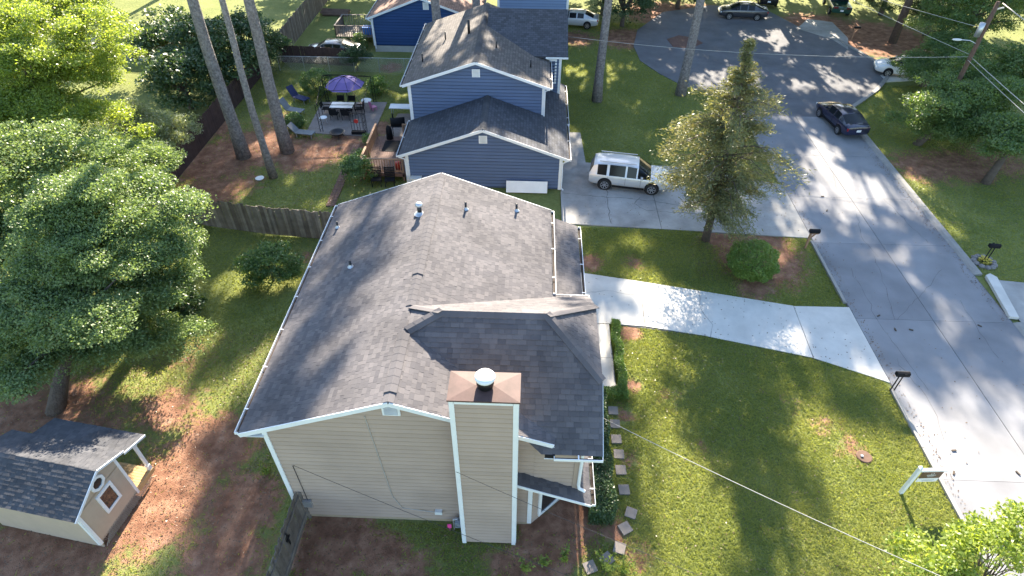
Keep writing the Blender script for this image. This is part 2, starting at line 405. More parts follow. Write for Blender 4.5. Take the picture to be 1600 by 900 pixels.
# ------------------------------------------------------------------ ground
def Q(*pts): return [tuple(g(*p)[:2]) for p in pts]
HARD = []      # polygons where no grass grows
ROADL, ROADR = 16.2, 23.77
DRIVE1 = [(2.2, 25.0), (5.95, 24.31), (12.16, 22.78), (16.2, 22.75), (16.2, 17.95), (13.24, 19.28), (8.53, 20.5), (4.09, 21.12), (2.2, 21.05)]
DRIVE2 = [(2.0, 29.3), (10.17, 28.88), (16.2, 28.5), (16.2, 34.1), (10.2, 36.1), (3.75, 36.3), (3.6, 40.5), (2.7, 40.5), (2.0, 32.6)]
WALK = [(3.0, 21.05), (4.09, 21.12), (4.06, 17.0), (3.0, 16.95)]
HARD += [[(ROADL, -30), (ROADL, 60), (ROADR, 45), (ROADR, -30)], DRIVE1, DRIVE2, WALK]
HOUSE = [(-8, 10.7), (2.2, 10.7), (2.2, 23), (-8, 23)]
def inpoly(P, poly):
    x, y = P[:, 0], P[:, 1]; r = np.zeros(len(P), bool); n = len(poly)
    for i in range(n):
        (x0, y0), (x1, y1) = poly[i], poly[(i+1) % n]
        c = ((y0 > y) != (y1 > y)) & (x < (x1-x0)*(y-y0)/((y1-y0) if y1 != y0 else 1e-9)+x0); r ^= c
    return r
CUL_C, CUL_R = np.array([19.2, 57.0]), 11.2
# red clay / bare earth: (pixel x, pixel y, radius m, strength)
DIRT = [(80, 850, 2.5, .9), (250, 780, 2.4, .75), (330, 700, 2.0, .75), (380, 790, 1.5, .8), (260, 640, 1.6, .55), (120, 690, 1.8, .7), (350, 870, 1.8, .65), (20, 650, 2, .7), (210, 860, 1.2, .25),
        (520, 850, 1.6, .95), (600, 870, 1.1, .7), (650, 890, .9, .55), (860, 850, 1.3, 1), (900, 810, 1.0, 1), (840, 890, 1.2, .9), (960, 830, .8, .6), (1000, 870, .7, .5), (780, 880, .7, .6), (905, 770, .8, 1),
        (1190, 405, 2.4, .95), (1120, 372, 1.0, .8), (1200, 370, 1.4, .65), (1180, 450, 1.3, .6), (1240, 450, .8, .4), (920, 410, .9, .7), (990, 410, .8, .5), (985, 520, .6, .8), (990, 600, .6, .6), (975, 650, .6, .6), (985, 720, .5, .5),
        (1330, 700, .9, .46), (1290, 665, .8, .4), (1240, 630, .8, .3), (1050, 620, .8, .35), (1100, 700, .7, .3),
        (340, 250, 3.0, .85), (400, 230, 3.0, .9), (480, 240, 2.5, .85), (550, 220, 2.0, .85), (330, 300, 2.2, .7), (430, 190, 1.8, .5), (600, 200, 1.5, .6), (330, 200, 2.0, .7), (380, 285, 1.6, .5),
        (1100, 30, 5.0, .9), (980, 60, 3, .8), (1280, 40, 4, .8), (1370, 60, 5, .9), (1440, 260, 2.5, .6), (1500, 260, 2.5, .7), (1560, 250, 3, .5), (1030, 20, 4, .8), (900, 60, 2.5, .6), (610, 105, 1.2, .6), (230, 60, 3, .2),
        (90, 640, 2.2, .6), (300, 560, 1.4, .3), (180, 640, 1.6, .35), (480, 400, .8, .4)]
DG = np.array([[*g(a, b_)[:2], r, s] for a, b_, r, s in DIRT])
def dirt(P):
    d2 = (P[:, None, 0]-DG[None, :, 0])**2+(P[:, None, 1]-DG[None, :, 1])**2
    k_ = np.clip(1.35-np.sqrt(d2)/DG[None, :, 2], 0, 1)*DG[None, :, 3]
    return np.clip(k_.max(1)+.18, 0, 1)
xs = np.unique(np.concatenate([np.linspace(-900, -60, 8), np.arange(-60, 60.1, .6), np.linspace(60, 900, 8)]))
ys = np.unique(np.concatenate([np.linspace(-300, -6, 5), np.arange(-6, 80.1, .6), np.linspace(80, 1500, 9)]))
X, Y = np.meshgrid(xs, ys); P = np.stack([X.ravel(), Y.ravel()], 1)
Zg = np.zeros(len(P))+(.03*np.sin(P[:, 0]*.9)*np.cos(P[:, 1]*.7)-.03)
for hp in HARD+[HOUSE]:
    pass
nx, ny = len(xs), len(ys)
idx = np.arange(nx*ny).reshape(ny, nx)
fc = np.stack([idx[:-1, :-1], idx[:-1, 1:], idx[1:, 1:], idx[1:, :-1]], -1).reshape(-1, 4)
me = bpy.data.meshes.new('ground'); me.from_pydata(np.column_stack([P, np.minimum(Zg, -.001)]).tolist(), [], fc.tolist())
a = me.attributes.new('dirt', 'FLOAT', 'POINT'); a.data.foreach_set('value', dirt(P).astype(np.float32))
me.materials.append(MATS['ground']); ground = bpy.data.objects.new('ground', me); COL.objects.link(ground); struct(ground)

# road: bed, concrete slabs with open joints, kerbs
road = struct(MB().prism([(ROADL-.05, -40), (ROADR+.05, -40), (ROADR+.05, 47), (ROADL-.05, 47)], -.25, .004).build('road', 'joint'))
jy = [-40, -31, -22, -13, -4.5, 4.4, 13.2, 22, 28.1, 32.8, 38, 44, 46.9]
for a0, a1 in zip(jy[:-1], jy[1:]):
    for x0, x1 in ((ROADL, 19.95), (19.97, ROADR)):
        MB().box((x0+.005, a0+.007, -.1), (x1-.005, a1-.007, .02), random.random()).build('road_slab', 'slab_tone', road, attr=True)
def disc(c, r, n=48): return [(c[0]+r*math.cos(2*math.pi*i/n), c[1]+r*math.sin(2*math.pi*i/n)) for i in range(n)]
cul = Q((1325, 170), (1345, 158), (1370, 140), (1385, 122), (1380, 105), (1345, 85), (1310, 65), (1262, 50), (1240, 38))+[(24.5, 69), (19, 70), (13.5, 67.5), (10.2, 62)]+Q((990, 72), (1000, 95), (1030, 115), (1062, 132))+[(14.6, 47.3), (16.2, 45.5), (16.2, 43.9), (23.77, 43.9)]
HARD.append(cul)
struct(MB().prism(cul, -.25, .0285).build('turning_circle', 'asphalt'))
# island of earth on the turning circle edge (bed at the pine)
struct(MB().prism(Q((1042, 62), (1060, 56), (1085, 60), (1098, 68), (1080, 76), (1052, 74)), .0, .06).build('planting_bed', 'brickpath'))
for nm, x0, x1, segs in (('kerb', ROADR, ROADR+.42, [(-40, 22.0), (25.6, 44.6)]), ('kerb', ROADL-.22, ROADL, [(-40, 17.6), (23.1, 28.2), (34.4, 44.5)])):
    for y0, y1 in segs:
        e = ROADR if x0 == ROADR else ROADL; o_ = 1 if x0 == ROADR else -1
        kb = MB()
        n = max(2, int((y1-y0)/3)); st = [y0+(y1-y0)*i/n for i in range(n+1)]
        for u, v in zip(st[:-1], st[1:]):
            kb.add([(e, u+.01, -.1), (e, u+.01, .022), (e+o_*.14, u+.01, .10), (x1 if o_ > 0 else x0, u+.01, .11), (x1 if o_ > 0 else x0, u+.01, -.1),
                    (e, v-.01, -.1), (e, v-.01, .022), (e+o_*.14, v-.01, .10), (x1 if o_ > 0 else x0, v-.01, .11), (x1 if o_ > 0 else x0, v-.01, -.1)],
                   [(0, 1, 6, 5), (1, 2, 7, 6), (2, 3, 8, 7), (3, 4, 9, 8), (0, 4, 3, 2, 1), (5, 6, 7, 8, 9)])
        struct(kb.build('kerb', 'kerb'))
cp = Q((1325, 172), (1345, 159), (1370, 141), (1386, 122), (1381, 105), (1346, 84), (1311, 64))
kb = MB()
for p, q in zip(cp[:-1], cp[1:]): kb.bar((*p, .03), (*q, .03), .3, .16)
struct(kb.build('kerb', 'kerb'))
# driveways as panels
def panels(name, mt, polys, bed, z=.035, label=None):
    d_ = struct(MB().prism(bed, -.2, .004).build(name, 'joint'))
    for p in polys:
        MB().prism(p, -.1, z, random.random()).build('concrete_panel', mt, d_)
    return d_
gp = .012
panels('driveway', 'drive', [[(2.2, 25.0), (5.9, 24.31), (5.78, 21.0), (4.09, 21.12), (2.2, 21.05)], [(5.9+gp*2, 24.31), (13.4, 22.76), (13.25, 19.3), (8.53, 20.5), (5.8+gp*2, 21.0)], [(13.4+gp*2, 22.74), (16.17, 22.78), (16.17, 17.95), (13.26+gp*2, 19.28)]], DRIVE1)
panels('driveway', 'drive_old', [[(2.0, 29.3), (7.74, 29.0), (7.74, 36.15), (3.75, 36.3), (3.6, 40.5), (2.7, 40.5), (2.0, 32.6)], [(7.77, 29.0), (12.1, 28.75), (12.1, 35.4), (10.2, 36.05), (7.77, 36.15)], [(12.13, 28.75), (16.17, 28.5), (16.17, 34.1), (12.13, 35.4)]], DRIVE2)
panels('garden_path', 'drive', [[(3.0, 21.0), (4.07, 21.08), (4.06, 18.9), (3.0, 18.9)], [(3.0, 18.88), (4.06, 18.88), (4.05, 17.0), (3.0, 16.95)]], WALK)
D3 = [(24.2, 25.3), (34, 24.2), (34, 17.5), (24.2, 21.8)]; HARD.append(D3)
panels('driveway', 'drive_old', [[(24.2, 25.3), (28, 24.85), (28, 20.1), (24.2, 21.8)], [(28.03, 24.85), (34, 24.2), (34, 17.5), (28.03, 20.1)]], D3)
FD = Q((1200, 52), (1240, 40), (1310, 62), (1330, 70), (1420, 60), (1330, 20)); 
D4 = [tuple(p) for p in Q((1245, 45), (1300, 62), (1325, 78), (1325, 60), (1300, 35), (1262, 30))]
struct(MB().prism(D4, -.1, .034).build('driveway', 'drive_old'))
D5 = Q((1385, 128), (1375, 118), (1420, 105), (1440, 125)); struct(MB().prism(D5, -.1, .034).build('driveway', 'drive')); HARD.append(D5); HARD.append(D4)
BP = Q((140, 55), (240, 55), (250, 95), (150, 92)); struct(MB().prism(BP, -.1, .03).build('far_street', 'drive_old')); HARD.append(BP)
# neighbour's patios and brick path
PAT = Q((478, 208), (503, 160), (605, 160), (582, 213)); HARD.append(PAT); struct(MB().prism(PAT, -.1, .03).build('patio', 'patio'))
PAT2 = Q((600, 216), (622, 178), (660, 178), (655, 216)); HARD.append(PAT2); struct(MB().prism(PAT2, -.1, .03).build('patio', 'patio'))
bpth = struct(MB().prism(Q((511, 322), (521, 322), (562, 226), (553, 226)), -.05, .006).build('brick_path', 'joint'))
A0, A1 = np.array(g(516, 322)), np.array(g(557, 226))
dv = (A1-A0)/np.linalg.norm(A1-A0); sv = np.array([dv[1], -dv[0], 0]); L = np.linalg.norm(A1-A0)
for i in range(int(L/.3)):
    for s_ in (-.14, .14):
        c = A0+dv*(.3*i+.15)+sv*s_; MB().bar((*(c-dv*.14)[:2], .0), (*(c+dv*.14)[:2], .0), .26, .05).build('paver', 'brickpath', bpth)

# ------------------------------------------------------------------ the beige house
H = thing('house', 'beige clapboard house with grey shingle roof and tall boxed chimney', 'house', (-3.8, 16, 0))
H.location = (0, 0, 0)
YW, YR, YF = 10.76, 10.62, 22.95            # near wall, rake edge, far rake edge
RX, RZ, EZ = -3.80, 7.06, 5.28              # ridge
ELX, ERX = -8.60, 1.02
SLP = (RZ-EZ)/(RX-ELX); SLR = (RZ-EZ)/(ERX-RX)
# roof planes
s1 = roof_plane(H, [(ELX, YR, EZ), (ELX, YF, EZ), (RX, YF, RZ), (RX, YR, RZ)], (0, 1, 0), 'shingle')
s2 = roof_plane(H, [(ERX, YR, EZ), (ERX, YF, EZ), (RX, YF, RZ), (RX, YR, RZ)], (0, 1, 0), 'shingle')
s3 = roof_plane(H, [(2.28, 17.3, 4.42), (2.28, YF, 4.42), (.9, YF, 4.95), (.9, 17.3, 4.95)], (0, 1, 0), 'shingle')
CR, CZ, CS = 14.0, 7.42, .68                # cross ridge y, z, slope
pN = lambda x, y: (x, y, CZ-CS*abs(CR-y))
hL = (-3.72, 13.44, CZ-CS*.56+.02); hLf = (-3.72, 14.56, CZ-CS*.56+.02)
near = [pN(2.46, 10.44), pN(2.46, 12.3), pN(.70, 14.0), pN(-2.66, 14.0), (hL[0], hL[1], pN(0, hL[1])[2]), pN(.62, 10.44)]
s4 = roof_plane(H, near, (1, 0, 0), 'shingle', individual=290, thick=(.01, .026), tabs=(.16, .34), expo=.165)
far = [pN(2.46, 17.5), pN(2.46, 15.7), pN(.70, 14.0), pN(-2.66, 14.0), (hLf[0], hLf[1], pN(0, hLf[1])[2]), pN(.62, 17.5)]
s5 = roof_plane(H, far, (1, 0, 0), 'shingle')
s6 = roof_plane(H, [pN(2.46, 12.3), pN(2.46, 15.7), pN(.70, 14.0)], (0, 1, 0), 'shingle', slabt=.05)
s7 = roof_plane(H, [hL, hLf, pN(-2.66, 14.0)], (0, 1, 0), 'shingle', slabt=.04)
dn = Vector((0, -1, -CS)).normalized(); df = Vector((0, 1, -CS)).normalized(); dr_ = Vector((1, 0, -CS)).normalized(); dl = Vector((-1, 0, -.4)).normalized()
caps(H, pN(-2.66, 14), pN(.7, 14), dn, df, 'shingle', .2)
caps(H, pN(2.46, 12.3), pN(.7, 14), Vector((-.7, -.7, -.35)), Vector((.5, .6, -.1)), 'shingle', .17, name='hip_cap')
caps(H, pN(2.46, 15.7), pN(.7, 14), Vector((.6, -.5, -.1)), Vector((-.7, .7, -.35)), 'shingle', .17, name='hip_cap')
caps(H, hL, pN(-2.66, 14), Vector((.7, -.7, -.4)), Vector((-.6, .6, .05)), 'shingle', .17, name='hip_cap')
caps(H, hLf, pN(-2.66, 14), Vector((-.6, -.6, .05)), Vector((.7, .7, -.4)), 'shingle', .17, name='hip_cap')
L1, L2 = Vector((-1, 0, -SLP)).normalized(), Vector((1, 0, -SLR)).normalized()
for y0, y1, nm in ((YR+.35, 13.3, 'ridge_vent'), (16.2, YF-.15, 'ridge_vent')):
    rv = MB()
    for a, b_ in ((L1, .20), (L2, .20)):
        p0, p1 = Vector((RX, y0, RZ+.045)), Vector((RX, y1, RZ+.045))
        rv.slab([p0, p1, p1+a*b_, p0+a*b_], .055)
    o = rv.build(nm, 'shingle', H, attr=True); o.data.attributes['tint'].data.foreach_set('value', [.75]*len(o.data.polygons))
    caps(H, (RX, y0, RZ+.05), (RX, y1, RZ+.05), L1, L2, 'shingle', .2, lift=.0)
caps(H, (RX, 14.6, RZ), (RX, 16.2, RZ), L1, L2, 'shingle', .17)
caps(H, (RX, YR, RZ), (RX, YR+.35, RZ), L1, L2, 'shingle', .17)
# walls: siding boards on near gable
XL, XR = -7.88, 1.96
gz = lambda x: RZ-(SLP*(RX-x) if x < RX else SLR*(x-RX))-.14
core = MB().prism([(XL+.03, YW+.03), (.40, YW+.03), (1.82, 12.2), (1.82, 22.7), (XL+.03, 22.7)], 0, 2.62).prism([(XL+.03, YW+.03), (XR-.03, YW+.03), (XR-.03, 22.7), (XL+.03, 22.7)], 2.63, 4.35).prism([(XL+.03, YW+.03), (.85, YW+.03), (.85, 22.7), (XL+.03, 22.7)], 4.36, 4.75).prism([(.86, YW+.03), (XR-.03, YW+.03), (XR-.03, 17.0), (.86, 17.0)], 4.36, 4.9).build('wall', 'beige_under', H)
gt = MB()
for yy in (YW+.03, 22.66):
    gt.add([(XL+.03, yy, 4.7), (1.0, yy, 4.7), (1.0, yy, gz(1.0)), (RX, yy, gz(RX)), (XL+.03, yy, gz(XL)), (XL+.03, yy+.04, 4.7), (1.0, yy+.04, 4.7), (1.0, yy+.04, gz(1)), (RX, yy+.04, gz(RX)), (XL+.03, yy+.04, gz(XL))],
           [(0, 1, 2, 3, 4), (9, 8, 7, 6, 5), (0, 5, 6, 1), (1, 6, 7, 2), (2, 7, 8, 3), (3, 8, 9, 4), (4, 9, 5, 0)])
gt.build('gable_wall', 'beige_under', H)
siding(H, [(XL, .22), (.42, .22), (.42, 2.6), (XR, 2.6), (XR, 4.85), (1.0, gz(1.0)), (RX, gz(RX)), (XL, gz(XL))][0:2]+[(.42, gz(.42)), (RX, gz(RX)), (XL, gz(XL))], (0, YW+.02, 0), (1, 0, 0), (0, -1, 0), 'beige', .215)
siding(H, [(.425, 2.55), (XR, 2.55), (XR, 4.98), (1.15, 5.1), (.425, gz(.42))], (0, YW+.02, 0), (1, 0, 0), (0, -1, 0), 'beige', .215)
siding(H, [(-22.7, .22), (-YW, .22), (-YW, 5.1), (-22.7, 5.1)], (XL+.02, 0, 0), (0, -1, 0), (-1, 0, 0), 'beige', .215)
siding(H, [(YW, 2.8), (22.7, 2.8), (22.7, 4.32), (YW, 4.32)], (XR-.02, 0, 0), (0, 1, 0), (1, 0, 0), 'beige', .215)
MB().prism([(XL+.05, YW+.05), (.4, YW+.05), (1.8, 12.1), (1.8, 22.6), (XL+.05, 22.6)], -.1, .24).build('foundation', 'foundation', H)
# gable of the front cross roof
MB().add([(2.02, 10.9, 4.7), (2.02, 17.1, 4.7), (2.02, 15.75, 6.1), (2.02, 12.25, 6.1), (1.9, 10.9, 4.7), (1.9, 17.1, 4.7), (1.9, 15.75, 6.1), (1.9, 12.25, 6.1)], [(0, 1, 2, 3), (7, 6, 5, 4), (0, 4, 5, 1), (1, 5, 6, 2), (2, 6, 7, 3), (3, 7, 4, 0)]).build('front_gable_wall', 'beige', H, attr=True)
# trims
def rake(p, q, wd=.03, ht=.17, nm='rake_board'): MB().bar(p, q, wd, ht).build(nm, 'white', H)
rake((ELX, YR-.016, EZ-.085), (RX, YR-.016, RZ-.085)); rake((RX, YR-.018, RZ-.085), (ERX-.05, YR-.018, EZ-.085))
rake((ELX, YF+.016, EZ-.085), (RX, YF+.016, RZ-.085)); rake((RX, YF+.018, RZ-.085), (ERX, YF+.018, EZ-.085))
MB().bar((ELX+.25, YR+.1, EZ-.09), (RX, YR+.1, RZ-.19), .22, .02).build('soffit', 'white', H)
MB().bar((RX, YR+.1, RZ-.19), (ERX, YR+.1, EZ-.16), .22, .02).build('soffit', 'white', H)
MB().box((ELX+.02, YR+.02, EZ-.2), (XL, YF-.02, EZ-.17)).build('soffit', 'white', H)
for x0, x1, z1 in ((XL-.05, XL+.10, gz(XL)-.02), ):
    MB().box((x0, YW-.045, .2), (x1, YW+.0, z1)).build('corner_board', 'white', H); MB().box((XL-.055, YW+.0, .2), (XL-.005, YW+.13, z1)).build('corner_board', 'white', H)
MB().box((.28, YW-.04, .2), (.43, YW+.02, 2.66)).build('corner_board', 'white', H)
gv = MB().box((RX-.26, YW-.06, 6.32), (RX+.26, YW+.0, 6.80)).build('gable_vent', 'white', H)
for i in range(7): MB().bar((RX-.2, YW-.075, 6.39+.055*i), (RX+.2, YW-.075, 6.39+.055*i), .02, .03, (0, -.5, 1)).build('louver', 'white_dirty', gv)
# gutters
gutter(H, (ELX-.02, YR+.05, EZ-.07), (ELX-.02, YF-.05, EZ-.07), (-1, 0, 0), step=1.6)
gutter(H, (ERX+.02, 17.4, EZ-.07), (ERX+.02, YF-.05, EZ-.07), (1, 0, 0), step=1.6)
gutter(H, (2.30, 17.5, 4.37), (2.30, YF-.05, 4.37), (1, 0, 0), step=1.5)
gutter(H, (1.05, 17.52, 4.93), (2.46, 17.52, 4.93), (0, 1, 0))
gutter(H, (1.0, 10.42, 4.95), (2.46, 10.42, 4.95), (0, -1, 0), step=.9)
# step of the short return at the rake end
MB().box((.72, 10.40, 4.86), (1.02, 10.62, 5.02)).build('roof_return', 'black', H)
MB().box((.70, 10.385, 4.84), (1.0, 10.40, 4.875)).build('return_trim', 'white', H)
MB().bar((2.47, 10.46, 4.93), (2.47, 12.3, 6.14), .03, .13).build('rake_board', 'white', H); MB().bar((2.47, 15.7, 6.14), (2.47, 17.5, 4.93), .03, .13).build('rake_board', 'white', H)
# pent roof over the bay
s8 = roof_plane(H, [(2.34, 10.28, 2.42), (2.34, 17.2, 2.42), (-.15, 17.2, 3.52), (-.15, 10.28, 3.52)], (0, 1, 0), 'shingle', slabt=.07)
MB().bar((-.15, 10.265, 3.46), (2.34, 10.265, 2.37), .03, .10).build('pent_rake_board', 'white', H)
gutter(H, (2.36, 10.3, 2.38), (2.36, 17.1, 2.38), (1, 0, 0), step=1.0)
MB().tube([(1.90, YW-.07, 4.85), (1.90, YW-.07, 2.95), (1.93, YW-.12, 2.80), (2.12, YW-.14, 2.68)], .055, 8).build('downspout', 'white', H)
MB().box((1.70, YW-.04, 2.6), (1.96, YW+.015, 4.82)).build('corner_board', 'beige', H, attr=True)
# bay
Bp, Bq = Vector((.42, YW, 0)), Vector((1.86, 12.2, 0)); bu = (Bq-Bp).normalized(); bn = Vector((bu.y, -bu.x, 0)); BL = (Bq-Bp).length
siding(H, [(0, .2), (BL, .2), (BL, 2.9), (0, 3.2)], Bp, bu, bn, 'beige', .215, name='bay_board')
Zv = lambda z: Vector((0, 0, z))
bw = MB().bar(Bp+bu*.3+bn*.07+Zv(.42), Bp+bu*1.8+bn*.07+Zv(.42), .07, .12).bar(Bp+bu*.3+bn*.07+Zv(2.3), Bp+bu*1.8+bn*.07+Zv(2.3), .07, .12).bar(Bp+bu*.34+bn*.07+Zv(.48), Bp+bu*.34+bn*.07+Zv(2.24), .12, .065, bn).bar(Bp+bu*1.76+bn*.07+Zv(.48), Bp+bu*1.76+bn*.07+Zv(2.24), .12, .065, bn).build('bay_window', 'white', H)
MB().bar(Bp+bu*.39+bn*.065+Zv(1.36), Bp+bu*1.71+bn*.065+Zv(1.36), .03, 1.76).build('pane', 'glass', bw)
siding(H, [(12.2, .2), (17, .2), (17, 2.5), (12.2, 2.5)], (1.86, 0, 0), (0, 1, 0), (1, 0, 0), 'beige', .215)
# chimney
CX0, CX1, CY0, CT = -1.94, -.12, 10.03, 8.02
CB = 10.92
ch = MB().box((CX0+.03, CY0+.03, 0), (CX1-.03, CB, CT-.02)).build('chimney', 'beige_under', H)
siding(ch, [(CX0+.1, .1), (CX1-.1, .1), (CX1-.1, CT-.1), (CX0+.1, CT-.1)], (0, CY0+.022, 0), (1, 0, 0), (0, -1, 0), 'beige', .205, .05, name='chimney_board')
for sx, X_ in ((-1, CX0), (1, CX1)):
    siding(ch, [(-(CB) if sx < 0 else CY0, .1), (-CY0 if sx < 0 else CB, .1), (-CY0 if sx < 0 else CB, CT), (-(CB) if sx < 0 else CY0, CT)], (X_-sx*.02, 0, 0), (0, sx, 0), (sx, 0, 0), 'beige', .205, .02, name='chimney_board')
    MB().box((X_-(.015 if sx < 0 else .12), CY0-.035, .02), (X_+(.12 if sx < 0 else .015), CY0+.03, CT)).build('corner_board', 'white', ch)
    MB().box((min(X_, X_+sx*.035), CY0+.03, .02), (max(X_, X_+sx*.035), CY0+.14, CT)).build('corner_board', 'white', ch)
MB().box((CX0+.13, CY0-.035, CT-.13), (CX1-.13, CY0+.028, CT)).build('frieze_board', 'white', ch)
cpx = MB(); cx, cy = (CX0+CX1)/2, (CY0+CB)/2
ox0, ox1, oy0, oy1 = CX0-.06, CX1+.06, CY0-.07, CB+.06
cpx.add([(ox0, oy0, CT+.005), (ox1, oy0, CT+.005), (ox1, oy1, CT+.005), (ox0, oy1, CT+.005), (ox0, oy0, CT+.06), (ox1, oy0, CT+.06), (ox1, oy1, CT+.06), (ox0, oy1, CT+.06), (cx-.25, cy, CT+.11), (cx+.25, cy, CT+.11)],
        [(3, 2, 1, 0), (0, 1, 5, 4), (1, 2, 6, 5), (2, 3, 7, 6), (3, 0, 4, 7), (4, 5, 9, 8), (5, 6, 9), (6, 7, 8, 9), (7, 4, 8)])
cpx.build('chimney_cap', 'copper', ch)
fl = MB().lathe([(.0, .05), (.21, .05), (.21, .2), (.24, .21), (.24, .42), (.0, .42)], 20, (cx+.02, cy, CT)).build('flue', 'dark_metal', ch, True)
MB().lathe([(.25, .40), (.275, .42), (.275, .47), (.25, .51), (.15, .535), (.0, .54)], 24, (cx+.02, cy, CT)).build('flue_cap', 'white', ch, True)
# roof pipes
def onroof(x): return RZ-(SLP*(RX-x) if x < RX else SLR*(x-RX))
for (x, y, r, h_, cap) in ((-4.32, 20.1, .09, .42, 1), (-8.1, 20.95, .045, .30, 0), (-6.70, 17.75, .05, .30, 0), (-2.56, 20.9, .045, .36, 0), (-.5, 22.0, .05, .36, 0)):
    z = onroof(x); nx_ = SLP if x < RX else -SLR
    vp = MB().tube([(x, y, z-.05), (x, y, z+h_)], r, 12).build('vent_pipe', 'dark_metal', H, True)
    MB().lathe([(r*2.6, .015), (r*1.5, .06), (r*1.05, .13)], 12, (x, y, z)).build('flashing', 'galv', vp, True)
    if cap:
        MB().lathe([(r*1.15, h_-.04), (r*1.7, h_), (r*1.7, h_+.06), (r*1.1, h_+.12), (0, h_+.13)], 14, (x, y, z)).build('vent_cap', 'galv', vp, True)
# wall fittings
MB().box((-2.95, YW-.14, .75), (-2.70, YW, .93)).build('dryer_vent', 'white_dirty', H)
MB().box((-7.55, YW-.12, .9), (-7.25, YW, 1.25)).build('service_box', 'galv', H)
MB().tube([(-4.62, YW-.03, 6.2), (-4.50, YW-.03, 4.2), (-4.35, YW-.03, 1.7), (-4.1, YW-.03, .95), (-2.95, YW-.03, .72)], .012, 6).build('wall_cable', 'wire_pale', H)
MB().tube([(-7.4, YW-.03, 3.4), (-7.38, YW-.03, 1.2)], .012, 6).build('wall_cable', 'wire', H)
gm = thing('gas_meter', 'small grey gas meter with pink tag against the beige wall', 'meter', (-2.1, 10.5, 0))
MB().box((-.14, -.10, .30), (.14, .12, .62)).lathe([(.11, -.13), (.11, .0)], 14, (0, 0, .5), 'y').build('meter_body', 'meter', gm)
MB().tube([(-.2, 0, 0), (-.2, 0, .7), (-.05, 0, .75), (-.05, 0, .6)], .025, 8).tube([(.12, 0, .6), (.12, 0, .75), (.2, .1, .75), (.2, .2, .75)], .025, 8).build('pipe', 'galv', gm)
MB().box((-.42, -.06, .2), (-.28, -.03, .42)).tube([(-.35, -.045, 0), (-.35, -.045, .22)], .012, 6).build('tag', 'hotpink', gm)

# ------------------------------------------------------------------ slate blue neighbour house
def flat_roof_plane(parent, poly3, eave, mt, t=.12, name='roof_slope'):
    q = [Vector(p) for p in poly3]; o = MB().slab(poly3, t).build(name, mt, parent)
    N = (q[1]-q[0]).cross(q[2]-q[0]).normalized(); U = Vector(eave).normalized(); V = N.cross(U)
    uv = o.data.uv_layers.new(name='UVMap')
    for l in o.data.loops:
        c = o.data.vertices[l.vertex_index].co; uv.data[l.index].uv = (c.dot(U), c.dot(V))
    return o
def gable_house(h, xl, xr, yw, yf, ez, rx, rz, ov, wallmt, roofmt, z0=0., expo=.22, trim='white', rk=.25, far=True):
    """ridge along y. xl/xr roof eaves, ov eave overhang"""
    flat_roof_plane(h, [(xl, yw-rk, ez), (xl, yf+rk, ez), (rx, yf+rk, rz), (rx, yw-rk, rz)], (0, 1, 0), roofmt)
    flat_roof_plane(h, [(xr, yw-rk, ez), (xr, yf+rk, ez), (rx, yf+rk, rz), (rx, yw-rk, rz)], (0, 1, 0), roofmt)
    a, b_ = xl+ov, xr-ov; s_ = (rz-ez)/(rx-xl); s2_ = (rz-ez)/(xr-rx)
    top = lambda x: rz-(s_*(rx-x) if x < rx else s2_*(x-rx))-.14
    MB().prism([(a+.03, yw+.03), (b_-.03, yw+.03), (b_-.03, yf-.03), (a+.03, yf-.03)], z0, min(top(a), top(b_))).build('wall', wallmt, h, attr=True)
    gm_ = MB()
    for yy in (yw+.03, yf-.07): gm_.add([(a+.03, yy, ez-.4), (b_-.03, yy, ez-.4), (b_-.03, yy, top(b_)), (rx, yy, top(rx)), (a+.03, yy, top(a)), (a+.03, yy+.04, ez-.4), (b_-.03, yy+.04, ez-.4), (b_-.03, yy+.04, top(b_)), (rx, yy+.04, top(rx)), (a+.03, yy+.04, top(a))], [(0, 1, 2, 3, 4), (9, 8, 7, 6, 5), (0, 5, 6, 1), (1, 6, 7, 2), (2, 7, 8, 3), (3, 8, 9, 4), (4, 9, 5, 0)])
    gm_.build('gable_wall', wallmt, h, attr=True)
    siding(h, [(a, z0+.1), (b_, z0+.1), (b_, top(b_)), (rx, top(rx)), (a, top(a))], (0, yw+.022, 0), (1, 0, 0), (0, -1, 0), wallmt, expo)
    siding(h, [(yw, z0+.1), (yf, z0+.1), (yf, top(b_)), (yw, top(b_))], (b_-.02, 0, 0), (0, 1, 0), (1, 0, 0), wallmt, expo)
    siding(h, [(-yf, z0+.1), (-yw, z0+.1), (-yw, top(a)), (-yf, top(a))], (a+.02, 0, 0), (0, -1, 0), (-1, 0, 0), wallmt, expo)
    y_ = yw-rk-.015
    MB().bar((xl, y_, ez-.09), (rx, y_, rz-.09), .03, .17).build('rake_board', trim, h); MB().bar((rx, y_-.002, rz-.09), (xr, y_-.002, ez-.09), .03, .17).build('rake_board', trim, h)
    for X_, s__ in ((a, -1), (b_, 1)):
        MB().box((X_-.1, yw-.04, z0), (X_+.1, yw+.02, top(X_))).build('corner_board', trim, h)
    gutter(h, (xl-.01, yw-rk, ez-.06), (xl-.01, yf+rk, ez-.06), (-1, 0, 0), step=2.5); gutter(h, (xr+.01, yw-rk, ez-.06), (xr+.01, yf+rk, ez-.06), (1, 0, 0), step=2.5)
    cap_d1, cap_d2 = Vector((-1, 0, -s_)).normalized(), Vector((1, 0, -s2_)).normalized()
    caps(h, (rx, yw-rk, rz), (rx, yf+rk, rz), cap_d1, cap_d2, 'shingle_shed', .2, .3)
    return top
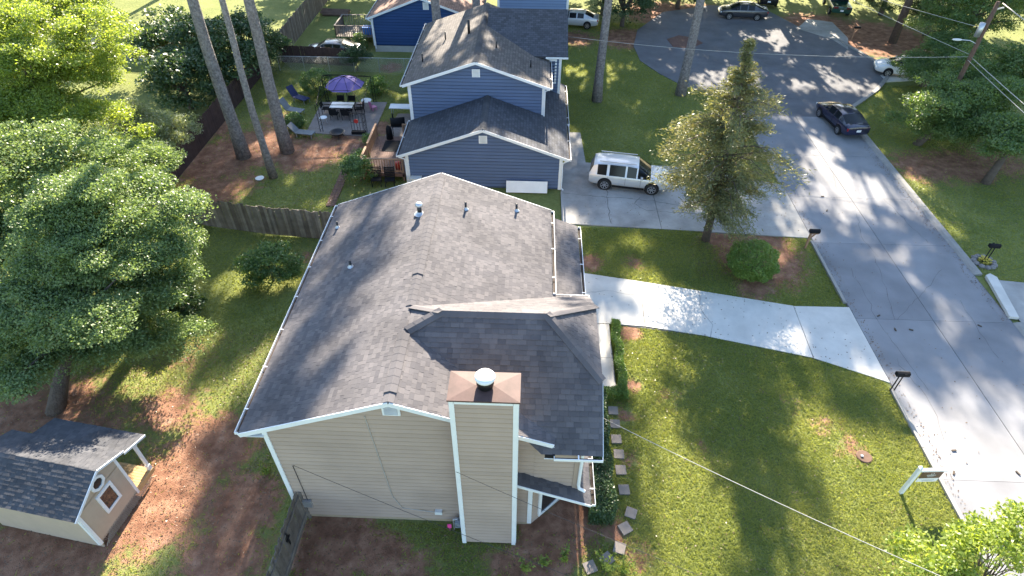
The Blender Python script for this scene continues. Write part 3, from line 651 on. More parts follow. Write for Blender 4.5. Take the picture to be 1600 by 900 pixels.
def gvent(h, x, y, z, wd=.5, ht=.5):
    v = MB().box((x-wd/2, y-.05, z), (x+wd/2, y+.0, z+ht)).build('gable_vent', 'white', h)
    n = int(ht/.08)
    for i in range(n): MB().bar((x-wd/2+.07, y-.06, z+.07+i*.07), (x+wd/2-.07, y-.06, z+.07+i*.07), .02, .035, (0, -.6, 1)).build('louver', 'white_dirty', v)
def window(h, x0, x1, z0, z1, y, nm='window'):
    f = MB()
    for a, b_ in (((x0, z0), (x1, z0)), ((x0, z1), (x1, z1))): f.box((x0-.06, y-.05, a[1]-.06), (x1+.06, y+.0, a[1]+.06))
    for a in (x0, x1): f.box((a-.06, y-.045, z0+.06), (a+.06, y+.0, z1-.06))
    f = f.build(nm, 'white', h); MB().box((x0+.06, y-.02, z0+.06), (x1-.06, y+.0, z1-.06)).build('pane', 'glass', f); return f
S = thing('house', 'slate blue clapboard neighbour house with two white edged gables', 'house', (0, 0, 0))
gable_house(S, -7.95, 2.37, 32.95, 37.05, 2.28, -2.8, 4.12, .45, 'slate', 'shingle_slate', 0)
gvent(S, -2.8, 32.95, 3.1)
# upper block
gable_house(S, -8.2, 1.18, 37.35, 48.2, 4.78, -3.5, 6.36, .4, 'slate', 'shingle_weathered', 0)
gvent(S, -3.5, 37.35, 5.3)
# front cross gable of the upper block
cz0, cz1, cy0, cy1 = 5.15, 6.95, 41.3, 45.4
flat_roof_plane(S, [(2.4, cy0, cz0), (-3.2, cy0, cz0), (-3.2, cy1, cz1), (2.4, cy1, cz1)], (1, 0, 0), 'shingle_slate')
flat_roof_plane(S, [(2.4, 49.5, cz0), (-3.2, 49.5, cz0), (-3.2, cy1, cz1), (2.4, cy1, cz1)], (1, 0, 0), 'shingle_slate')
MB().prism([(.5, cy0+.35), (1.95, cy0+.35), (1.95, 49.2), (.5, 49.2)], 0, 5.1).build('front_wall', 'slate', S, attr=True)
MB().add([(1.97, cy0+.3, 5.0), (1.97, 49.2, 5.0), (1.97, cy1, 6.75), (1.9, cy0+.3, 5.0), (1.9, 49.2, 5.0), (1.9, cy1, 6.75)], [(0, 1, 2), (5, 4, 3), (0, 3, 4, 1), (1, 4, 5, 2), (2, 5, 3, 0)]).build('front_gable_wall', 'slate', S, attr=True)
MB().box((.9, cy0-.03, 5.0), (2.42, cy0+.0, 5.12)).build('fascia', 'white', S)
MB().box((1.82, cy0+.3, 2.2), (2.0, cy0+.36, 5.1)).build('corner_board', 'white', S)
window(S, 1.0, 1.62, 3.2, 4.8, cy0+.35)
siding(S, [(.5, 2.2), (1.85, 2.2), (1.85, 5.1), (.5, 5.1)], (0, cy0+.345, 0), (1, 0, 0), (0, -1, 0), 'slate', .22)
# lower front lean-to roof on the street side
flat_roof_plane(S, [(2.4, 37.2, 2.26), (2.4, 43.5, 2.26), (.6, 43.5, 2.9), (.6, 37.2, 2.9)], (0, 1, 0), 'shingle_slate')
gutter(S, (2.42, 37.2, 2.2), (2.42, 43.4, 2.2), (1, 0, 0), step=2)
MB().prism([(.6, 37.3), (2.0, 37.3), (2.0, 43.3), (.6, 43.3)], 0, 2.3).build('front_wall', 'slate', S, attr=True)
MB().tube([(2.35, 32.75, 2.18), (2.1, 32.85, 1.95), (2.02, 32.88, 1.85), (2.02, 32.88, .15), (2.15, 32.75, .08)], .05, 8).build('downspout', 'white', S)
MB().tube([(1.15, 37.1, 4.7), (.85, 37.2, 4.5), (.85, 37.25, 2.8)], .05, 8).build('downspout', 'white', S)
MB().tube([(-7.95, 32.75, 2.15), (-7.6, 32.85, 1.95), (-7.6, 32.88, .2)], .05, 8).build('downspout', 'white', S)
for px, py, X_ in ((583, 107, None), (649, 100, None)): pass
for x, y, r, h_ in ((-7.3, 40.2, .05, .5), (-6.1, 43.2, .05, .5), (-4.4, 42.8, .09, .9), (-2.4, 40.5, .05, .4), (-.1, 39.3, .05, .45)):
    z = 6.36-.335*abs(x+3.5); MB().tube([(x, y, z-.05), (x, y, z+h_)], r, 10).build('vent_pipe', 'dark_metal', S, True)
# white door panel leaning at the base of the wall
tag(MB().bar((-1.4, 32.55, .38), (1.15, 32.55, .38), .06, .72, (0, .45, 1)).build('leaning_panel', 'white'), 'long white panel leaning against the slate blue wall', 'panel')
tag(MB().box((-7.3, 32.5, .0), (-6.7, 32.85, .75)).box((-7.33, 32.47, .75), (-6.67, 32.88, .8)).build('utility_cabinet', 'white_dirty'), 'small pale utility cabinet at the slate blue wall', 'cabinet')

# deck with railings
dk = thing('deck', 'reddish wooden deck with railings beside the slate blue house', 'deck')
dx0, dx1, dy0, dy1, dz = -10.6, -7.65, 33.5, 38.3, .55
for i in range(int((dx1-dx0)/.145)):
    x = dx0+.145*i; MB().box((x, dy0, dz-.04), (x+.135, dy1, dz)).build('deck_board', 'deckwood', dk)
MB().box((dx0, dy0, dz-.25), (dx1, dy0+.05, dz-.045)).box((dx0, dy0+.05, dz-.25), (dx0+.05, dy1, dz-.045)).box((dx0+.05, dy1-.05, dz-.25), (dx1, dy1, dz-.045)).build('rim_joist', 'deckwood', dk)
def rail_run(p, q):
    p, q = Vector((*p, dz)), Vector((*q, dz)); d = q-p; n = int(d.length/.16)
    MB().bar(p+Vector((0, 0, .97)), q+Vector((0, 0, .97)), .14, .05).build('top_rail', 'railwood', dk)
    MB().bar(p+Vector((0, 0, .12)), q+Vector((0, 0, .12)), .05, .09).build('bottom_rail', 'railwood', dk)
    for i in range(1, n): c = p+d*(i/n); MB().bar(c+Vector((0, 0, .12)), c+Vector((0, 0, .95)), .04, .04, (1, 0, 0)).build('baluster', 'railwood', dk)
    for c in (p, q): MB().bar(c-Vector((0, 0, .55)), c+Vector((0, 0, 1.0)), .1, .1, (1, 0, 0)).build('post', 'railwood', dk)
rail_run((dx0+.05, dy0+.05), (dx1-.3, dy0+.05)); rail_run((dx0+.05, dy0+.12), (dx0+.05, dy0+1.5)); rail_run((dx0+.05, dy0+2.0), (dx0+.05, dy1-.1)); rail_run((dx0+1.9, dy1-.1), (dx1-.0, dy1-.1))
MB().box((-9.9, 36.2, dz+.003), (-8.5, 37.7, dz+.013)).build('deck_mat', 'black', dk)
for x, c in ((-9.6, 'greyfabric'), (-8.75, 'greyfabric')):
    chd = thing('deck_chair', 'dark slatted chair %s on the ground below the deck rail' % ('nearer the bush' if x < -9 else 'nearer the house corner'), 'chair', (x, 32.95, 0), .1)
    MB().box((-.3, -.25, .40), (.3, .25, .45)).build('seat', 'black', chd); MB().bar((-.3, .27, .45), (-.3, .36, 1.15), .05, .05).bar((.3, .27, .45), (.3, .36, 1.15), .05, .05).build('back_frame', 'black', chd)
    for i in range(6): MB().bar((-.3, .28+.014*i, .52+.11*i), (.3, .28+.014*i, .52+.11*i), .02, .08).build('slat', 'black', chd)
    for sx in (-.27, .27):
        for sy in (-.22, .24): MB().box((sx-.025, sy-.025, 0), (sx+.025, sy+.025, .4)).build('leg', 'black', chd)
tag(MB().lathe([(.0, 0), (.16, 0), (.19, .42), (.21, .44), (.21, .48), (0, .5)], 14, (-8.35, 34.0, dz)).build('bucket', 'red', None, True), 'small red bucket standing on the reddish deck', 'bucket')
sm = thing('smoker', 'black barrel smoker grill standing by the deck rail', 'grill', (-9.35, 39.6, 0), .2)
MB().tube([(-.5, 0, 1.0), (.5, 0, 1.0)], .3, 16).build('barrel', 'black', sm, True)
for sx in (-.4, .4):
    for sy in (-.22, .22): MB().bar((sx, sy*.6, .8), (sx, sy, 0), .04, .04, (1, 0, 0)).build('leg', 'dark_metal', sm)
MB().bar((-.45, -.42, .85), (.45, -.42, .85), .2, .03).tube([(-.3, 0, 1.3), (-.3, 0, 1.65)], .05, 8).build('side_shelf', 'dark_metal', sm)
tag(MB().lathe([(0, 0), (.24, 0), (.2, .75), (.12, .95), (0, 1.0)], 14, (-9.65, 38.0, dz)).build('covered_grill', 'black', None, True), 'black covered kettle grill standing on the deck mat', 'grill')
wt = thing('folding_table', 'long white folding table beside the slate blue wall', 'table', (-9.55, 42.6, 0), 0)
MB().box((-.95, -.38, .70), (.95, .38, .75)).build('tabletop', 'white', wt)
for sx in (-.8, .8):
    for sy in (-.3, .3): MB().box((sx-.02, sy-.02, 0), (sx+.02, sy+.02, .7)).build('leg', 'galv', wt)

# ------------------------------------------------------------------ cobalt house + pale house
Bh = thing('house', 'cobalt blue clapboard house with brown shingle roof behind the chain link fence', 'house')
gable_house(Bh, -14.5, -4.6, 55.1, 66, 3.0, -9.75, 4.75, .35, 'cobalt', 'shingle_brown', .55, .24)
MB().box((-14.2, 55.16, -.1), (-4.9, 65.9, .56)).build('foundation', 'foundation', Bh)
gvent(Bh, -9.3, 55.1, 3.7, .5, .6)
MB().tube([(-14.45, 54.8, 2.9), (-14.1, 55.0, 2.6), (-14.08, 55.02, .3)], .06, 8).build('downspout', 'white', Bh)
Ph = thing('house', 'pale blue house with white corner trim beyond the slate blue roof', 'house')
gable_house(Ph, -3.6, 3.4, 58, 68, 5.4, -.1, 7.2, .4, 'paleblue', 'shingle_brown', 0, .24)
dk2 = thing('deck', 'weathered grey deck with railing at the cobalt blue house', 'deck')
for i in range(19): MB().box((-18.0+.2*i, 56.5, .75), (-17.82+.2*i, 59.5, .79)).build('deck_board', 'picket', dk2, attr=True)
for a, b_ in (((-18, 56.5), (-14.3, 56.5)), ((-18, 56.5), (-18, 59.5)), ((-18, 59.5), (-14.3, 59.5))):
    p, q = Vector((*a, .79)), Vector((*b_, .79)); n = int((q-p).length/.2)
    MB().bar(p+Vector((0, 0, .95)), q+Vector((0, 0, .95)), .12, .05).build('top_rail', 'picket', dk2, attr=True)
    for i in range(n+1): c = p+(q-p)*(i/n); MB().bar(c-Vector((0, 0, .78 if i % 6 == 0 else 0)), c+Vector((0, 0, .93)), .05, .05, (1, 0, 0)).build('baluster', 'picket', dk2, attr=True)
tag(MB().box((-15.6, 57.0, .80), (-14.8, 57.6, 1.35)).box((-15.64, 56.96, 1.35), (-14.76, 57.64, 1.45)).build('storage_bin', 'bluebin'), 'bright blue storage bin on the weathered grey deck', 'bin')

# ------------------------------------------------------------------ fences
def picket_fence(name, label, pts, h, mt, wd=.14, gap=.008, lean=0., rails_side=1, posts=True):
    f = thing(name, label, 'fence', (*pts[0], 0)); f.location = (0, 0, 0)
    base = None; me_s = []
    for v_ in range(6):
        mb = MB().box((-wd/2, -.011, 0), (wd/2, .011, h*(1+.012*(v_-2.5))), random.random()); me_s.append(mb)
    meshes = []
    for mb in me_s:
        o = mb.build('picket', mt, None, attr=True); meshes.append(o.data); bpy.data.objects.remove(o)
    for (a, b_) in zip(pts[:-1], pts[1:]):
        a, b_ = Vector((*a, 0)), Vector((*b_, 0)); d = b_-a; L_ = d.length; n = int(L_/(wd+gap)); ang = math.atan2(d.y, d.x)
        nrm = Vector((-d.y, d.x, 0)).normalized()*rails_side
        for i in range(n):
            o = bpy.data.objects.new('picket', random.choice(meshes)); COL.objects.link(o); o.parent = f
            c = a+d*((i+.5)/n); o.location = c+nrm*random.uniform(-.004, .004)+Vector((0, 0, .02)); o.rotation_euler = (lean+random.uniform(-.012, .012), random.uniform(-.012, .012), ang)
        for z in (.35, h-.3): MB().bar(a+nrm*.035+Vector((0, 0, z)), b_+nrm*.035+Vector((0, 0, z)), .04, .09).build('rail', mt, f, attr=True)
        if posts:
            for i in range(int(L_/2.4)+1):
                c = a+d*min(1, i*2.4/L_)+nrm*.1; MB().box((c.x-.045, c.y-.045, -.1), (c.x+.045, c.y+.045, h-.05)).build('post', mt, f, attr=True)
    return f
picket_fence('picket_fence', 'weathered grey board fence between the two back yards', [(-22.3, 29.6), (-20.5, 28.75), (-18.3, 28.1), (-15, 27.55), (-11.7, 27.2), (-8.2, 27.0)], 1.85, 'picket')
nf = picket_fence('picket_fence', 'weathered board fence running from the corner of the beige house', [(-7.66, 10.75), (-7.72, 7.0)], 1.83, 'picket')
MB().box((-7.64, 9.3, .9), (-7.61, 9.36, 1.6)).box((-7.64, 9.2, 1.25), (-7.60, 9.45, 1.32)).build('hinge', 'black', nf)
picket_fence('picket_fence', 'dark brown stained board fence under the pine trees', [(-22.4, 30.2), (-22.6, 51.8)], 1.8, 'picket_dark', wd=.15)
picket_fence('picket_fence', 'tall grey board fence climbing beside the cobalt house lawn', [(-22.0, 52.3), (-22.3, 72)], 2.2, 'picket', wd=.18)
picket_fence('picket_fence', 'dark old board fence behind the chain link fence', [(-21.8, 52.2), (-15.2, 51.6)], 1.5, 'picket_dark', wd=.16)
cl = thing('chain_link_fence', 'low chain link fence with thin galvanised posts', 'fence')
for i, x in enumerate(np.linspace(-21.4, -8.6, 7)): MB().tube([(x, 50.4, 0), (x, 50.4, 1.25)], .03, 6).build('post', 'galv', cl)
MB().tube([(-21.4, 50.4, 1.25), (-8.6, 50.4, 1.25)], .022, 6).build('top_rail', 'galv', cl)
mesh = MB()
for i in range(2*107):
    x = -21.4+.12*i*.5
    for s_ in (-1, 1):
        x1 = x+s_*1.2
        a, b_ = (x, 0.03), (x1, 1.23)
        if -21.4 <= x1 <= -8.6: mesh.bar((a[0], 50.42, a[1]), (b_[0], 50.42, b_[1]), .005, .005)
stuff(mesh.build('wire_mesh', 'galv', cl))

# ------------------------------------------------------------------ shed
sh = thing('garden_shed', 'small tan garden shed with dark shingle roof and porch', 'shed', (-14.34, 9.32, 0), math.radians(-9))
# local: +y along gable (s), -x along the length
WS, LEN, EZl, PZ, PS = 2.05, 4.2, 2.2, 2.95, 1.28
MB().prism([(0, 0), (0, WS), (-LEN, WS), (-LEN, 0)], .35, 2.15).build('wall', 'shedwall', sh)
MB().add([(0, 0, 2.1), (0, WS, 2.1), (0, WS, 2.52), (0, PS, 2.86), (-.04, 0, 2.1), (-.04, WS, 2.1), (-.04, WS, 2.52), (-.04, PS, 2.86)], [(0, 1, 2, 3), (7, 6, 5, 4), (0, 4, 5, 1), (1, 5, 6, 2), (2, 6, 7, 3), (3, 7, 4, 0)]).build('gable_wall', 'shedwall', sh)
MB().box((-LEN, WS-.04, 2.1), (-.05, WS, 2.5)).build('rear_wall', 'shedwall', sh)
MB().box((-LEN+.05, .05, 0), (-.06, .1, .36)).build('skirt', 'shedwall', sh)
roof_plane(sh, [(.12, -.18, EZl), (-LEN-.12, -.18, EZl), (-LEN-.12, PS, PZ), (.12, PS, PZ)], (1, 0, 0), 'shingle_shed', under='shingle_shed', slabt=.05, expo=.135, tabs=(.13, .26))
roof_plane(sh, [(.12, 2.35, PZ-.41*1.07), (-LEN-.12, 2.35, PZ-.41*1.07), (-LEN-.12, PS, PZ), (.12, PS, PZ)], (1, 0, 0), 'shingle_shed', under='shingle_shed', slabt=.05, expo=.135, tabs=(.13, .26))
roof_plane(sh, [(.12, 3.3, 2.12), (-LEN+.6, 3.3, 2.12), (-LEN+.6, 2.3, 2.43), (.12, 2.3, 2.43)], (1, 0, 0), 'shingle_shed', under='shingle_shed', slabt=.05, expo=.135, tabs=(.13, .26))
for p, q in (((.135, -.18, EZl-.05), (.135, PS, PZ-.05)), ((.135, PS, PZ-.05), (.135, 2.35, PZ-.49)), ((.135, 2.33, 2.37), (.135, 3.3, 2.07))): MB().bar(p, q, .03, .09).build('rake_board', 'white', sh)
for s_ in (0, WS-.09): MB().box((.003, s_, .3), (.035, s_+.09, 2.2 if s_ == 0 else 2.5)).build('corner_board', 'white', sh)
MB().box((-.09, -.03, .3), (.003, -.003, 2.1)).build('corner_board', 'white', sh); MB().box((-LEN, -.03, .3), (-LEN+.1, -.003, 2.1)).build('corner_board', 'white', sh)
wn = MB()
for a, b_ in (((.78, 1.0), (1.48, 1.1)), ((.78, 1.88), (1.48, 1.98)), ((.78, 1.1), (.88, 1.88)), ((1.38, 1.1), (1.48, 1.88))): wn.box((0, a[0], a[1]), (.05, b_[0], b_[1]))
wn = wn.build('window', 'white', sh); MB().box((.005, .88, 1.1), (.02, 1.38, 1.88)).build('pane', 'glass', wn)
oc = MB(); cxo, czo = 1.12, 2.40
for i in range(8):
    a0, a1 = math.pi/8+i*math.pi/4, math.pi/8+(i+1)*math.pi/4
    P_ = lambda a, r, x: (x, cxo+r*math.cos(a), czo+r*math.sin(a))
    oc.add([P_(a0, .2, .06), P_(a1, .2, .06), P_(a1, .30, .06), P_(a0, .30, .06), P_(a0, .2, .0), P_(a1, .2, .0), P_(a1, .30, .0), P_(a0, .30, .0)], [(0, 1, 2, 3), (3, 2, 6, 7), (0, 4, 5, 1)])
oc = oc.build('octagon_window', 'white', sh)
MB().add([(.025, cxo+.21*math.cos(math.pi/8+i*math.pi/4), czo+.21*math.sin(math.pi/8+i*math.pi/4)) for i in range(8)], [tuple(range(8))]).build('pane', 'glass', oc)
for i in range(8): MB().box((-1.9, WS+.02+.105*i, .46), (.0, WS+.115+.105*i, .5)).build('deck_board', 'newwood', sh)
MB().box((.0, WS, .3), (.04, WS+.9, .5)).build('deck_rim', 'newwood', sh)
for x in (-.05, -1.9): MB().box((x-.05, 2.82, .5), (x+.05, 2.92, 2.2)).box((x-.07, 2.80, .5), (x+.07, 2.94, .75)).box((x-.07, 2.80, 1.95), (x+.07, 2.94, 2.2)).build('porch_post', 'white', sh)
lt = MB()
for i in range(-6, 44):
    s0 = .1+i*.09
    for sg in (1, -1):
        a, b_ = (s0, .02), (s0+sg*.42, .44)
        if min(a[0], b_[0]) > .02 and max(a[0], b_[0]) < 2.9: lt.bar((.02+.006*sg, a[0], a[1]), (.02+.006*sg, b_[0], b_[1]), .006, .022, (1, 0, 0))
stuff(lt.build('lattice_skirt', 'lattice', sh))

# ------------------------------------------------------------------ patio things
gz_ = thing('pergola_frame', 'black metal gazebo frame without cover over the patio', 'gazebo')
g4 = [g(503, 206), g(572, 206), g(586, 160), g(512, 158)]
tops = []
for c in g4:
    p = MB()
    for ox, oy in ((-.1, 0), (.1, 0)): p.tube([(c[0]+ox, c[1]+oy, 0), (c[0]+ox, c[1]+oy, 2.05)], .022, 6)
    for i in range(7): p.bar((c[0]-.1, c[1], .15+i*.28), (c[0]+.1, c[1], .35+i*.28), .015, .015)
    p.box((c[0]-.18, c[1]-.1, 0), (c[0]+.18, c[1]+.1, .02)); p.build('post', 'black', gz_); tops.append((c[0], c[1], 2.05))
cm = np.mean(tops, 0)
MB().tube(tops+[tops[0]], .025, 6).build('top_frame', 'black', gz_)
ins = [tuple(np.array(t)*.55+cm*.45+np.array([0, 0, .55])) for t in tops]
rf = MB().tube(ins+[ins[0]], .02, 6)
for a, b_ in zip(tops, ins): rf.tube([a, b_], .02, 6)
rf.build('roof_frame', 'black', gz_)
um = thing('patio_umbrella', 'open purple patio umbrella inside the black gazebo frame', 'umbrella', tuple(g(546, 172)[:2])+(0,))
UM = MB(); n = 8
ring = [(1.45*math.cos(2*math.pi*(i+.5)/n), 1.45*math.sin(2*math.pi*(i+.5)/n), 2.0) for i in range(n)]; mid = [(.75*math.cos(2*math.pi*(i+.5)/n), .75*math.sin(2*math.pi*(i+.5)/n), 2.42) for i in range(n)]
for i in range(n):
    j = (i+1) % n; UM = MB().add([ring[i], ring[j], mid[j], mid[i], (0, 0, 2.62)], [(0, 1, 2, 3), (3, 2, 4)]); UM.build('canopy_panel', 'umbrella', um)
    MB().tube([(ring[i][0], ring[i][1], ring[i][2]+.015), (mid[i][0], mid[i][1], mid[i][2]+.012), (0, 0, 2.635)], .012, 5).build('rib', 'black', um)
MB().tube([(0, 0, 0), (0, 0, 2.68)], .025, 8).build('pole', 'dark_metal', um); MB().lathe([(0, 0), (.26, 0), (.24, .08), (.05, .1)], 14).build('base', 'black', um)
pt = thing('patio_table', 'glass topped dining table under the purple umbrella', 'table', tuple(g(537, 178)[:2])+(0,))
MB().box((-.85, -.5, .70), (.85, .5, .715)).build('glass_top', 'lamp_clear', pt)
MB().bar((-.87, -.52, .70), (.87, -.52, .70), .04, .04).bar((-.87, .52, .70), (.87, .52, .70), .04, .04).bar((-.87, -.5, .70), (-.87, .5, .70), .04, .04).bar((.87, -.5, .70), (.87, .5, .70), .04, .04).build('rim', 'black', pt)
for sx in (-.8, .8):
    for sy in (-.45, .45): MB().box((sx-.02, sy-.02, 0), (sx+.02, sy+.02, .69)).build('leg', 'black', pt)
def patio_chair(label, loc, rz, group='chairs around the patio table', mt='black'):
    c = thing('patio_chair', label, 'chair', loc, rz, group)
    MB().box((-.27, -.26, .41), (.27, .26, .44)).build('seat', mt, c)
    MB().bar((-.26, .26, .44), (-.26, .38, 1.0), .03, .03).bar((.26, .26, .44), (.26, .38, 1.0), .03, .03).bar((-.26, .32, .72), (.26, .32, .72), .02, .45).build('backrest', mt, c)
    for sx in (-.26, .26):
        for sy in (-.24, .26): MB().box((sx-.015, sy-.015, 0), (sx+.015, sy+.015, .41)).build('leg', 'black', c)
        MB().bar((sx, -.24, .62), (sx, .3, .64), .04, .03).build('armrest', 'black', c)
    return c
tc = g(537, 178)
for (dx_, dy_, rz), lb in zip(((-1.25, 0, math.pi/2), (1.25, .1, -math.pi/2), (-.4, -.85, math.pi), (.45, -.85, math.pi), (-.4, .85, 0), (.45, .85, 0)),
        ('at the left end of the glass table', 'at the right end of the glass table', 'on the bare earth side near the round table', 'on the bare earth side near the trellis', 'on the lawn side near the hedge ball', 'on the lawn side near the oval side table')):
    patio_chair('black metal patio chair '+lb.replace('left end', 'tree end').replace('right end', 'house end'), (tc[0]+dx_, tc[1]+dy_, 0), rz)
def small_table(label, c, r=.28, h=.5, mt='white'):
    t = thing('side_table', label, 'table', (c[0], c[1], 0))
    MB().lathe([(0, h), (r, h), (r, h-.03), (0, h-.03)][::-1], 16).build('tabletop', mt, t)
    for i in range(3): a = i*2.1; MB().bar((r*.5*math.cos(a), r*.5*math.sin(a), h-.03), (r*.8*math.cos(a), r*.8*math.sin(a), 0), .025, .025).build('leg', 'galv', t)
small_table('small round white side table inside the gazebo post', g(507, 193)); small_table('oval white side table near the pink chair', g(574, 168), .4, .6)
pc = thing('child_chair', 'small pink plastic child chair on the patio edge', 'chair', (*g(584, 172)[:2], 0), 2.4)
MB().box((-.2, -.2, .26), (.2, .2, .30)).build('seat', 'pink', pc); MB().bar((-.2, .2, .3), (.2, .2, .3), .03, .02).bar((0, .22, .3), (0, .26, .72), .34, .03, (0, 1, 0)).build('backrest', 'pink', pc)
for sx in (-.17, .17):
    for sy in (-.17, .17): MB().box((sx-.025, sy-.025, 0), (sx+.025, sy+.025, .26)).build('leg', 'pink', pc)
tr = thing('metal_trellis', 'black metal trellis with a red ornament at the patio corner', 'trellis', (*g(562, 208)[:2], 0))
tm = MB()
for x in np.linspace(-.5, .5, 6): tm.tube([(x, 0, 0), (x, 0, 1.5)], .015, 5)
for z in (.1, .8, 1.5): tm.bar((-.5, 0, z), (.5, 0, z), .02, .02)
tm.box((-.5, -.3, 0), (.5, -.02, .25)); tm.build('trellis_frame', 'black', tr); MB().lathe([(0, -.04), (.16, -.04), (.16, .02), (0, .02)], 14, (-.1, -.05, .95), 'y').build('ornament', 'red', tr)
fp = thing('fire_pit', 'round black fire pit bowl on the bare earth', 'fire pit', (*g(528, 214)[:2], 0))
MB().lathe([(.0, .22), (.3, .24), (.45, .40), (.52, .42), (.52, .39), (.32, .18), (0, .16)], 20).build('bowl', 'dark_metal', fp, True)
for i in range(4): a = i*1.57+.4; MB().bar((.35*math.cos(a), .35*math.sin(a), .25), (.42*math.cos(a), .42*math.sin(a), 0), .04, .04).build('leg', 'dark_metal', fp)
def chaise(label, c, rz, mt, back=.7):
    t = thing('lounge_chair', label, 'lounge chair', (c[0], c[1], 0), rz)
    MB().bar((0, 0, .33), (1.25, 0, .33), .62, .05).build('seat', mt, t); MB().bar((0, 0, .33), (-.5, 0, .33+back), .62, .05).build('backrest', mt, t)
    for x in (.05, 1.15):
        for s_ in (-.28, .28): MB().box((x-.02, s_-.02, 0), (x+.02, s_+.02, .31)).build('leg', 'galv', t)
chaise('long grey reclining lounger beside the pine trunk', g(466, 212), -.15, 'greyfabric', .55)
chaise('navy blue folding lounge chair on the leafy lawn', g(463, 156), -.5, 'navyfabric'); chaise('pale grey folding lounge chair near the round bush', g(452, 176), -.3, 'greyfabric')
tag(MB().lathe([(0, 0), (.25, 0), (.28, .05), (0, .06)], 14, (*g(406, 279)[:2], .0)).build('frisbee', 'white'), 'white disc lying on the bare ground by a pine', 'disc')
# log pile and dark garden cart behind the tall fence
lg = thing('log_pile', 'fallen brown logs lying on the lawn by the tall fence', 'logs', (*g(525, 22)[:2], 0))
for i in range(6): MB().tube([(-1.3+random.uniform(-.3, .3), .25*i-.6, .14+.1*(i % 2)), (1.4, .2*i-.6, .14+.1*(i % 2))], .13, 8).build('log', 'log', lg)

# ------------------------------------------------------------------ front garden things
for i, (px, py) in enumerate(((958, 641), (961, 662), (963, 686), (967, 709), (970, 734), (975, 765), (986, 801), (977, 825), (968, 856), (949, 873), (922, 886))):
    c = g(px, py, .04); a = [0, 0, .02, -.03, .03, .05, -.35, .5, -.3, .7, .4][i]; z = .045+.01*(i % 3)
    o = MB().box((-.2, -.2, -.05), (.2, .2, z)).build('stepping_stone', 'paver'); o.location = (c[0], c[1], 0); o.rotation_euler = (random.uniform(-.02, .02), random.uniform(-.02, .02), a)
    ordn = ['first', 'second', 'third', 'fourth', 'fifth', 'sixth', 'seventh', 'eighth', 'ninth', 'tenth', 'last']
    tag(o, 'square concrete stepping stone, %s from the low box hedge' % ordn[i], 'paver', 'stepping stones along the front')
def mailbox(name, label, base, rz, post='twin', h=1.05, mt='black'):
    t = thing(name, label, 'mailbox', (base[0], base[1], 0), rz)
    bx = MB(); prof = [(-.1, 0), (.1, 0), (.1, .13), (.07, .19), (0, .215), (-.07, .19), (-.1, .13)]; n = len(prof)
    bx.add([(-.27, y, h+z) for y, z in prof]+[(.27, y, h+z) for y, z in prof], [tuple(range(n))[::-1], tuple(range(n, 2*n))]+[(i, (i+1) % n, n+(i+1) % n, n+i) for i in range(n)]); bx.build('box', mt, t)
    MB().box((.272, -.085, h+.01), (.285, .085, h+.16)).build('door', mt, t); MB().box((.0, -.12, h+.08), (.1, -.103, h+.2)).build('flag', mt, t)
    if post == 'twin':
        for x in (-.08, .08): MB().box((x-.02, -.02, -.1), (x+.02, .02, h)).build('post', 'dark_metal', t)
        MB().box((-.14, -.05, h-.02), (.14, .05, h-.001)).build('bracket', 'copper', t)
    else:
        MB().box((-.2, -.05, -.1), (-.1, .05, h-.1)).bar((-.15, 0, h-.06), (.25, 0, h-.06), .08, .08).bar((-.15, 0, h-.45), (.1, 0, h-.1), .06, .06).build('post', 'railwood', t)
    return t
mailbox('mailbox', 'black mailbox on two thin posts at the bright lawn corner', g(1393, 611), .0)
mb2 = mailbox('mailbox', 'black mailbox on a wooden post by the old driveway', g(1262, 388), .0, 'wood', 1.1)
mb3 = mailbox('mailbox', 'dark mailbox ringed by stones and yellow flowers', g(1537, 410), math.pi*.97, 'twin', 1.05)
mailbox('mailbox', 'far dark mailbox by the shaded turning circle', g(1333, 62), 0, 'wood')
fb = thing('flower_bed', 'ring of rough stones round yellow flowers at a mailbox', 'flower bed', (*g(1537, 410)[:2], 0))
for i in range(11):
    a = 2*math.pi*i/11; r = .5; o = MB().lathe([(0, -.05), (.16, -.05), (.17, .06), (.1, .13), (0, .14)], 6, (r*math.cos(a), r*math.sin(a), 0)).build('stone', 'stone', fb)
fl_ = MB()
for i in range(60):
    a, r = random.uniform(0, 6.28), random.uniform(0, .36); c = (r*math.cos(a), r*math.sin(a)); z = random.uniform(.12, .3)
    fl_.add([(c[0]-.05, c[1]-.05, z), (c[0]+.05, c[1]-.05, z+.03), (c[0]+.05, c[1]+.05, z), (c[0]-.05, c[1]+.05, z+.03)], [(0, 1, 2, 3)])
stuff(fl_.build('flowers', 'yellow', fb))
tag(MB().prism([(23.72, 22.3), (24.15, 22.25), (24.75, 25.3), (24.55, 25.6), (24.25, 25.45)], .02, .17).build('kerb_block', 'drive'), 'long pale concrete kerb block across the driveway mouth', 'kerb block')
sg = thing('estate_sign', 'white sign post with hanging brown and white estate sign', 'sign', (14.32, 12.58, 0), math.radians(4))
MB().box((-.06, -.06, -.2), (.06, .06, 1.72)).add([(-.075, -.075, 1.72), (.075, -.075, 1.72), (.075, .075, 1.72), (-.075, .075, 1.72), (0, 0, 1.82)], [(0, 1, 4), (1, 2, 4), (2, 3, 4), (3, 0, 4), (3, 2, 1, 0)]).build('post', 'white', sg)
MB().box((.06, -.05, 1.50), (1.08, .05, 1.60)).build('arm', 'white', sg)
pn = MB().box((.22, -.012, .78), (.98, .012, 1.42)).build('sign_panel', 'white', sg); MB().box((.22, -.018, 1.03), (.98, .018, 1.42)).build('brown_field', 'brown_sign', pn)
